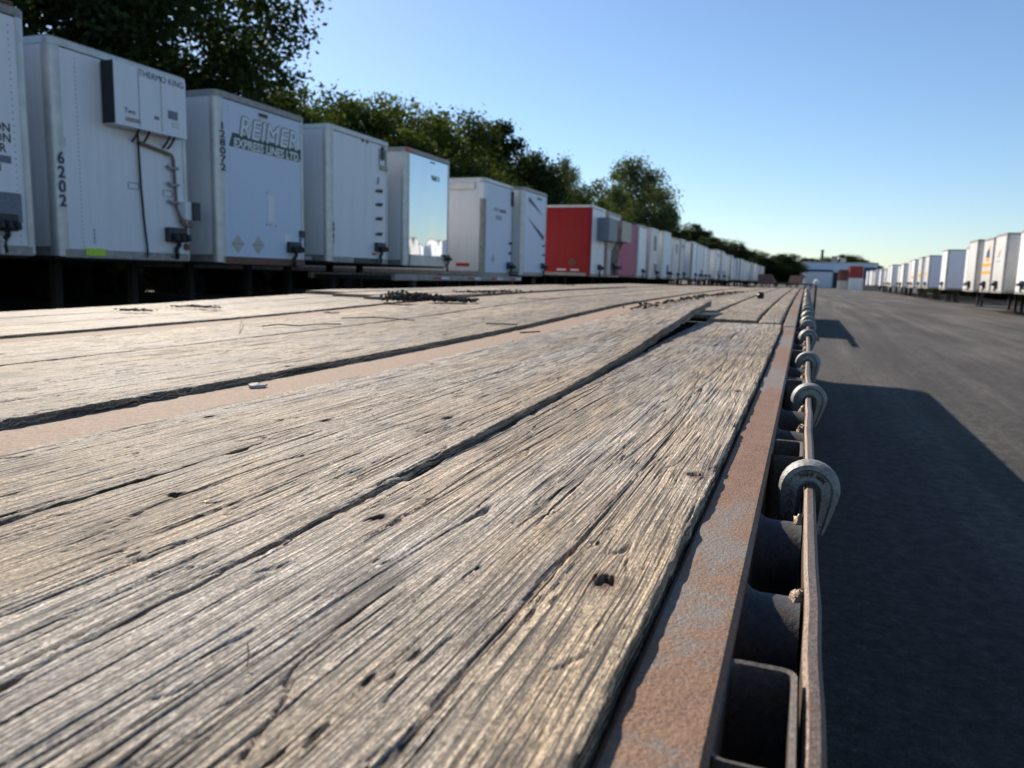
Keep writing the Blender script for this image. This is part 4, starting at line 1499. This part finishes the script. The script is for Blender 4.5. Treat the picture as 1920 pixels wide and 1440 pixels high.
MB().box(-.18, -.11, 18.2, 20.5, .92, .98).build('tow_bar', M['dark'], t)
d = ray(1531, 526)
t = thing('marker_post', 'short post with a round white cap beyond the end of the deck', 'post', (d.x / d.y * 25, 25.0, 0))
MB().tube([(0, 0, 0), (0, 0, 1.20)], .035, 8).build('post', M['dark'], t, True)
MB().tube([(0, 0, 1.19), (0, 0, 1.24), (0, 0, 1.33), (0, 0, 1.36)], [.05, .085, .075, .02], 12).build('cap', M['letter'], t, True)

# ------------------------------------------------------------------ trees
def crown_mesh(name, seed, n_cl, n_leaf, leaf, mat, rx=.36, z0=.16, top=1.0, spread=.085, pts=None):
    """leaf-sized faces gathered in clumps through the crown; unit height"""
    r = np.random.RandomState(seed)
    C = []
    while len(C) < n_cl:
        p = r.uniform(-1, 1, 3)
        d = np.linalg.norm(p)
        if d > 1 or d < .35:
            continue
        w_ = 1.0 - .35 * max(0, p[2]) ** 2 - .25 * max(0, -p[2])
        C.append((p[0] * rx * w_, p[1] * rx * w_, z0 + (top - z0) * (p[2] * .5 + .5)))
    C = np.array(C)
    C[:, :2] *= (1 + .10 * np.clip(r.normal(size=(n_cl, 1)), -1.5, 1.5))
    C[:, 2] = np.minimum(C[:, 2], top - .05)
    size = spread * r.uniform(.55, 1.35, n_cl)
    per = n_leaf // n_cl
    q = r.normal(size=(n_cl * per, 3))
    q /= np.linalg.norm(q, axis=1)[:, None]
    q *= (r.uniform(0, 1, (n_cl * per, 1)) ** .42) * 1.55 * (1 + .18 * r.normal(size=(n_cl * per, 1)))
    cen = np.repeat(C, per, 0) + q * np.repeat(size, per)[:, None] * np.array([1, 1, .75])
    N = len(cen)
    nrm = r.normal(size=(N, 3)) + np.array([0, 0, .5])
    nrm /= np.linalg.norm(nrm, axis=1)[:, None]
    a = np.cross(nrm, r.normal(size=(N, 3)))
    a /= np.linalg.norm(a, axis=1)[:, None]
    b = np.cross(nrm, a)
    sz = leaf * r.uniform(.6, 1.4, N)[:, None]
    v = np.stack([cen - a * sz, cen + b * sz * .55, cen + a * sz, cen - b * sz * .55], 1).reshape(-1, 3)
    me = bpy.data.meshes.new(name)
    me.vertices.add(len(v))
    me.vertices.foreach_set('co', v.astype(np.float32).ravel())
    me.loops.add(N * 4)
    me.loops.foreach_set('vertex_index', np.arange(N * 4, dtype=np.int32))
    me.polygons.add(N)
    me.polygons.foreach_set('loop_start', np.arange(0, N * 4, 4, dtype=np.int32))
    me.update(calc_edges=True)
    me.materials.append(mat)
    return me, C


def trunk_mesh(C, seed, rx):
    r = random.Random(seed)
    b = MB()
    top = .72
    pts = [(0, 0, 0)] + [(.012 * (r.random() - .5) * i, .012 * (r.random() - .5) * i, top * i / 6) for i in range(1, 7)]
    b.tube(pts, [.024, .019, .017, .015, .012, .009, .004], 8)
    for k in range(12):
        c = C[r.randrange(len(C))]
        z = r.uniform(.2, .6)
        z = min(z, c[2] - .04) if c[2] > .2 else .15
        p0 = Vector((0, 0, z))
        p1 = Vector(c)
        md = p0.lerp(p1, .5) + Vector((0, 0, .03))
        b.tube([p0, md, p1], [.008, .005, .002], 6)
    return b.mesh('trunk', M['bark'], True)


TREES = []
for k, (seed, ncl, nl, lf, mat, rx, z0) in enumerate([(1, 70, 34000, .0118, LEAF_D, .36, .10), (2, 64, 34000, .0118, LEAF_Y, .38, .06), (3, 70, 34000, .0118, LEAF_M, .40, .08),
                                                     (4, 60, 24000, .0112, LEAF_G, .37, .16), (5, 60, 30000, .0118, LEAF_Y, .30, .06), (6, 50, 24000, .0115, LEAF_D, .44, .06)]):
    me, C = crown_mesh('crown', seed, ncl, nl, lf, mat, rx, z0)
    TREES.append((me, trunk_mesh(C, seed, rx)))


def tree(kind, x, y, h, wide, lab, group, rz=None):
    t = thing('tree', lab, 'tree', (x, y, gz(x) - .1), rn.uniform(0, 6.28) if rz is None else rz, group)
    t.scale = (h * wide, h * wide, h)
    link('crown', TREES[kind][0], t)
    link('trunk', TREES[kind][1], t)
    return t


def tree_px(kind, px, py, x=None, y=None, wide=1.0, lab='', group='trees behind the left trailers'):
    """the photograph gives the direction of the tip; the plane behind the trailers gives the distance"""
    d = ray(px, py)
    k = (x / d.x) if x is not None else (y / d.y)
    X, Y, Z = d.x * k, d.y * k, CAM[2] + d.z * k
    return tree(kind, X, Y, Z - gz(X) + .1, wide, lab, group)


# the big shade tree over the first trailers
bigm, bigC = crown_mesh('crown', 21, 230, 125000, .0078, LEAF_D, .56, .13, 1.0, .062)
t = thing('tree', 'huge dark leafy tree towering over the trailer with the cooling unit', 'tree', (-25.5, 20.2, gz(-26)), .6)
t.scale = (15.4, 15.4, 15.2)
link('crown', bigm, t)
link('trunk', trunk_mesh(bigC, 21, .47), t)
bigm2, bigC2 = crown_mesh('crown', 22, 120, 50000, .0085, LEAF_D, .52, .10, 1.0, .07)
t = thing('tree', 'dark leafy tree behind the trailer with the riveted nose', 'tree', (-30.5, 14.0, gz(-26)), 1.6)
t.scale = (14.5, 14.5, 14.5)
link('crown', bigm2, t)
link('trunk', trunk_mesh(bigC2, 22, .44), t)

T1 = [(1, 505, 172, -27, .9, 'yellow-green leafy tree peeping out beside the huge dark tree'),
      (4, 548, 166, -28, .9, 'narrow yellow-green tree behind the trailer with the green banner'),
      (2, 618, 190, -29, .9, 'mid-green tree between the yellow-green tree and the mirror-nosed trailer'),
      (1, 690, 196, -29, 1.0, 'broad yellow-green tree above the four-hanger trailer'),
      (4, 752, 192, -30, 1.0, 'tall rounded yellow-green tree behind the mirror-nosed trailer'),
      (1, 805, 214, -29, .9, 'yellow-green tree with ragged top right of the mirror-nosed trailer'),
      (2, 860, 226, -31, 1.0, 'mid-green tree stepping down behind the ribbed trailer'),
      (0, 935, 230, -31, 1.0, 'dark full tree rising above the slashed trailer'),
      (1, 905, 300, -26, .8, 'low sunlit tree below the dark full tree'),
      (0, 995, 294, -31, .8, 'dark tree next down the line from the dark full tree'),
      (2, 1035, 322, -30, .8, 'mid-green tree behind the slashed trailer roof edge'),
      (3, 1064, 304, -33, .4, 'thin wispy treetop standing above the tree line'),
      (2, 1090, 355, -30, .7, 'mid-green tree above the red trailer'),
      (1, 1128, 376, -28, .6, 'yellow-green tree next to the large round tree'),
      (3, 1190, 306, -27, .95, 'large round grey-green tree with gaps, above the pink trailer'),
      (3, 1158, 352, -27, .5, 'small grey-green tree leaning out of the large round tree'),
      (3, 1225, 345, -26, .75, 'loose grey-green tree at the side of the large round tree'),
      (2, 1255, 405, -24, .9, 'low mid-green tree just past the large round tree'),
      (0, 1298, 420, -22, 1.1, 'dark rounded tree past the pink trailer'),
      (0, 1325, 432, -22, .9, 'dark tree leaning on the dark rounded tree')]
for (k, px, py, x, wd_, lab) in T1:
    tree_px(k, px, py, x=x, wide=wd_, lab=lab)
# lower growth in front of the tree line
for i, (px, py) in enumerate([(480, 225), (560, 235), (640, 250), (715, 268), (790, 285), (870, 315), (960, 345), (1010, 362), (1060, 378), (1115, 392), (1160, 405), (1205, 420), (1245, 430), (1275, 438)]):
    tree_px([1, 2, 0, 5, 2][i % 5], px, py, x=-25.5 + .12 * i, wide=1.35, lab='bushy tree filling the lower tree line behind the trailer roofs', group='lower bushy trees of the tree line')
for i, (px, py) in enumerate([(1340, 445), (1362, 452), (1383, 456), (1402, 468), (1422, 474), (1441, 477), (1460, 476), (1480, 478), (1500, 482), (1520, 484), (1545, 484), (1565, 486),
                              (1577, 477), (1597, 481), (1612, 484), (1632, 492), (1648, 500)]):
    lab = 'small dark tree in the far tree line at the end of the yard'
    if px == 1383:
        lab = 'lone pointed treetop above the far end of the row'
    if px == 1577:
        lab = 'dark treetop rising over the warehouse roof'
    tree_px([0, 2, 5][i % 3], px, py, y=150 if px < 1400 else (215 if px < 1500 else 272), wide=1.5 if px != 1383 else .7, lab=lab, group='trees closing the far end of the yard')


# leaf screens added along both edges to block sunlit ground seen below the trailers
def screen_thicket(name, lab, x0, x1, ya, yb, hmax, n, leaf, mat, seed):
    r = np.random.RandomState(seed)
    y = r.uniform(ya, yb, n)
    hh = hmax * (.45 + .55 * vn(y / 3.0, y * 0, seed))
    c = np.stack([r.uniform(x0, x1, n), y, r.uniform(0, 1, n) ** 1.1 * hh + gz(x0)], -1)
    nr = r.normal(size=(n, 3))
    nr /= np.linalg.norm(nr, axis=1)[:, None]
    a = np.cross(nr, r.normal(size=(n, 3)))
    a /= np.linalg.norm(a, axis=1)[:, None]
    b = np.cross(nr, a)
    sz = leaf * r.uniform(.6, 1.5, n)[:, None]
    v = np.stack([c - a * sz, c + b * sz * .6, c + a * sz, c - b * sz * .6], 1).reshape(-1, 3)
    me = bpy.data.meshes.new(name)
    me.vertices.add(len(v))
    me.vertices.foreach_set('co', v.astype(np.float32).ravel())
    me.loops.add(n * 4)
    me.loops.foreach_set('vertex_index', np.arange(n * 4, dtype=np.int32))
    me.polygons.add(n)
    me.polygons.foreach_set('loop_start', np.arange(0, n * 4, 4, dtype=np.int32))
    me.update(calc_edges=True)
    me.materials.append(mat)
    return tag(link(name, me), lab, 'added_leaf_screen', None, 'stuff')


screen_thicket('added_leaf_screen', 'added dense dark leaf screen behind the left trailers, blocking sunlit ground', -27.5, -24.6, 0, 150, 3.6, 120000, .20, LEAF_D, 61)
screen_thicket('added_leaf_screen', 'added dark leaf screen behind the trailers across the lane, blocking sunlit ground', 25.2, 27.6, 35, 210, 3.0, 70000, .2, LEAF_D, 62)
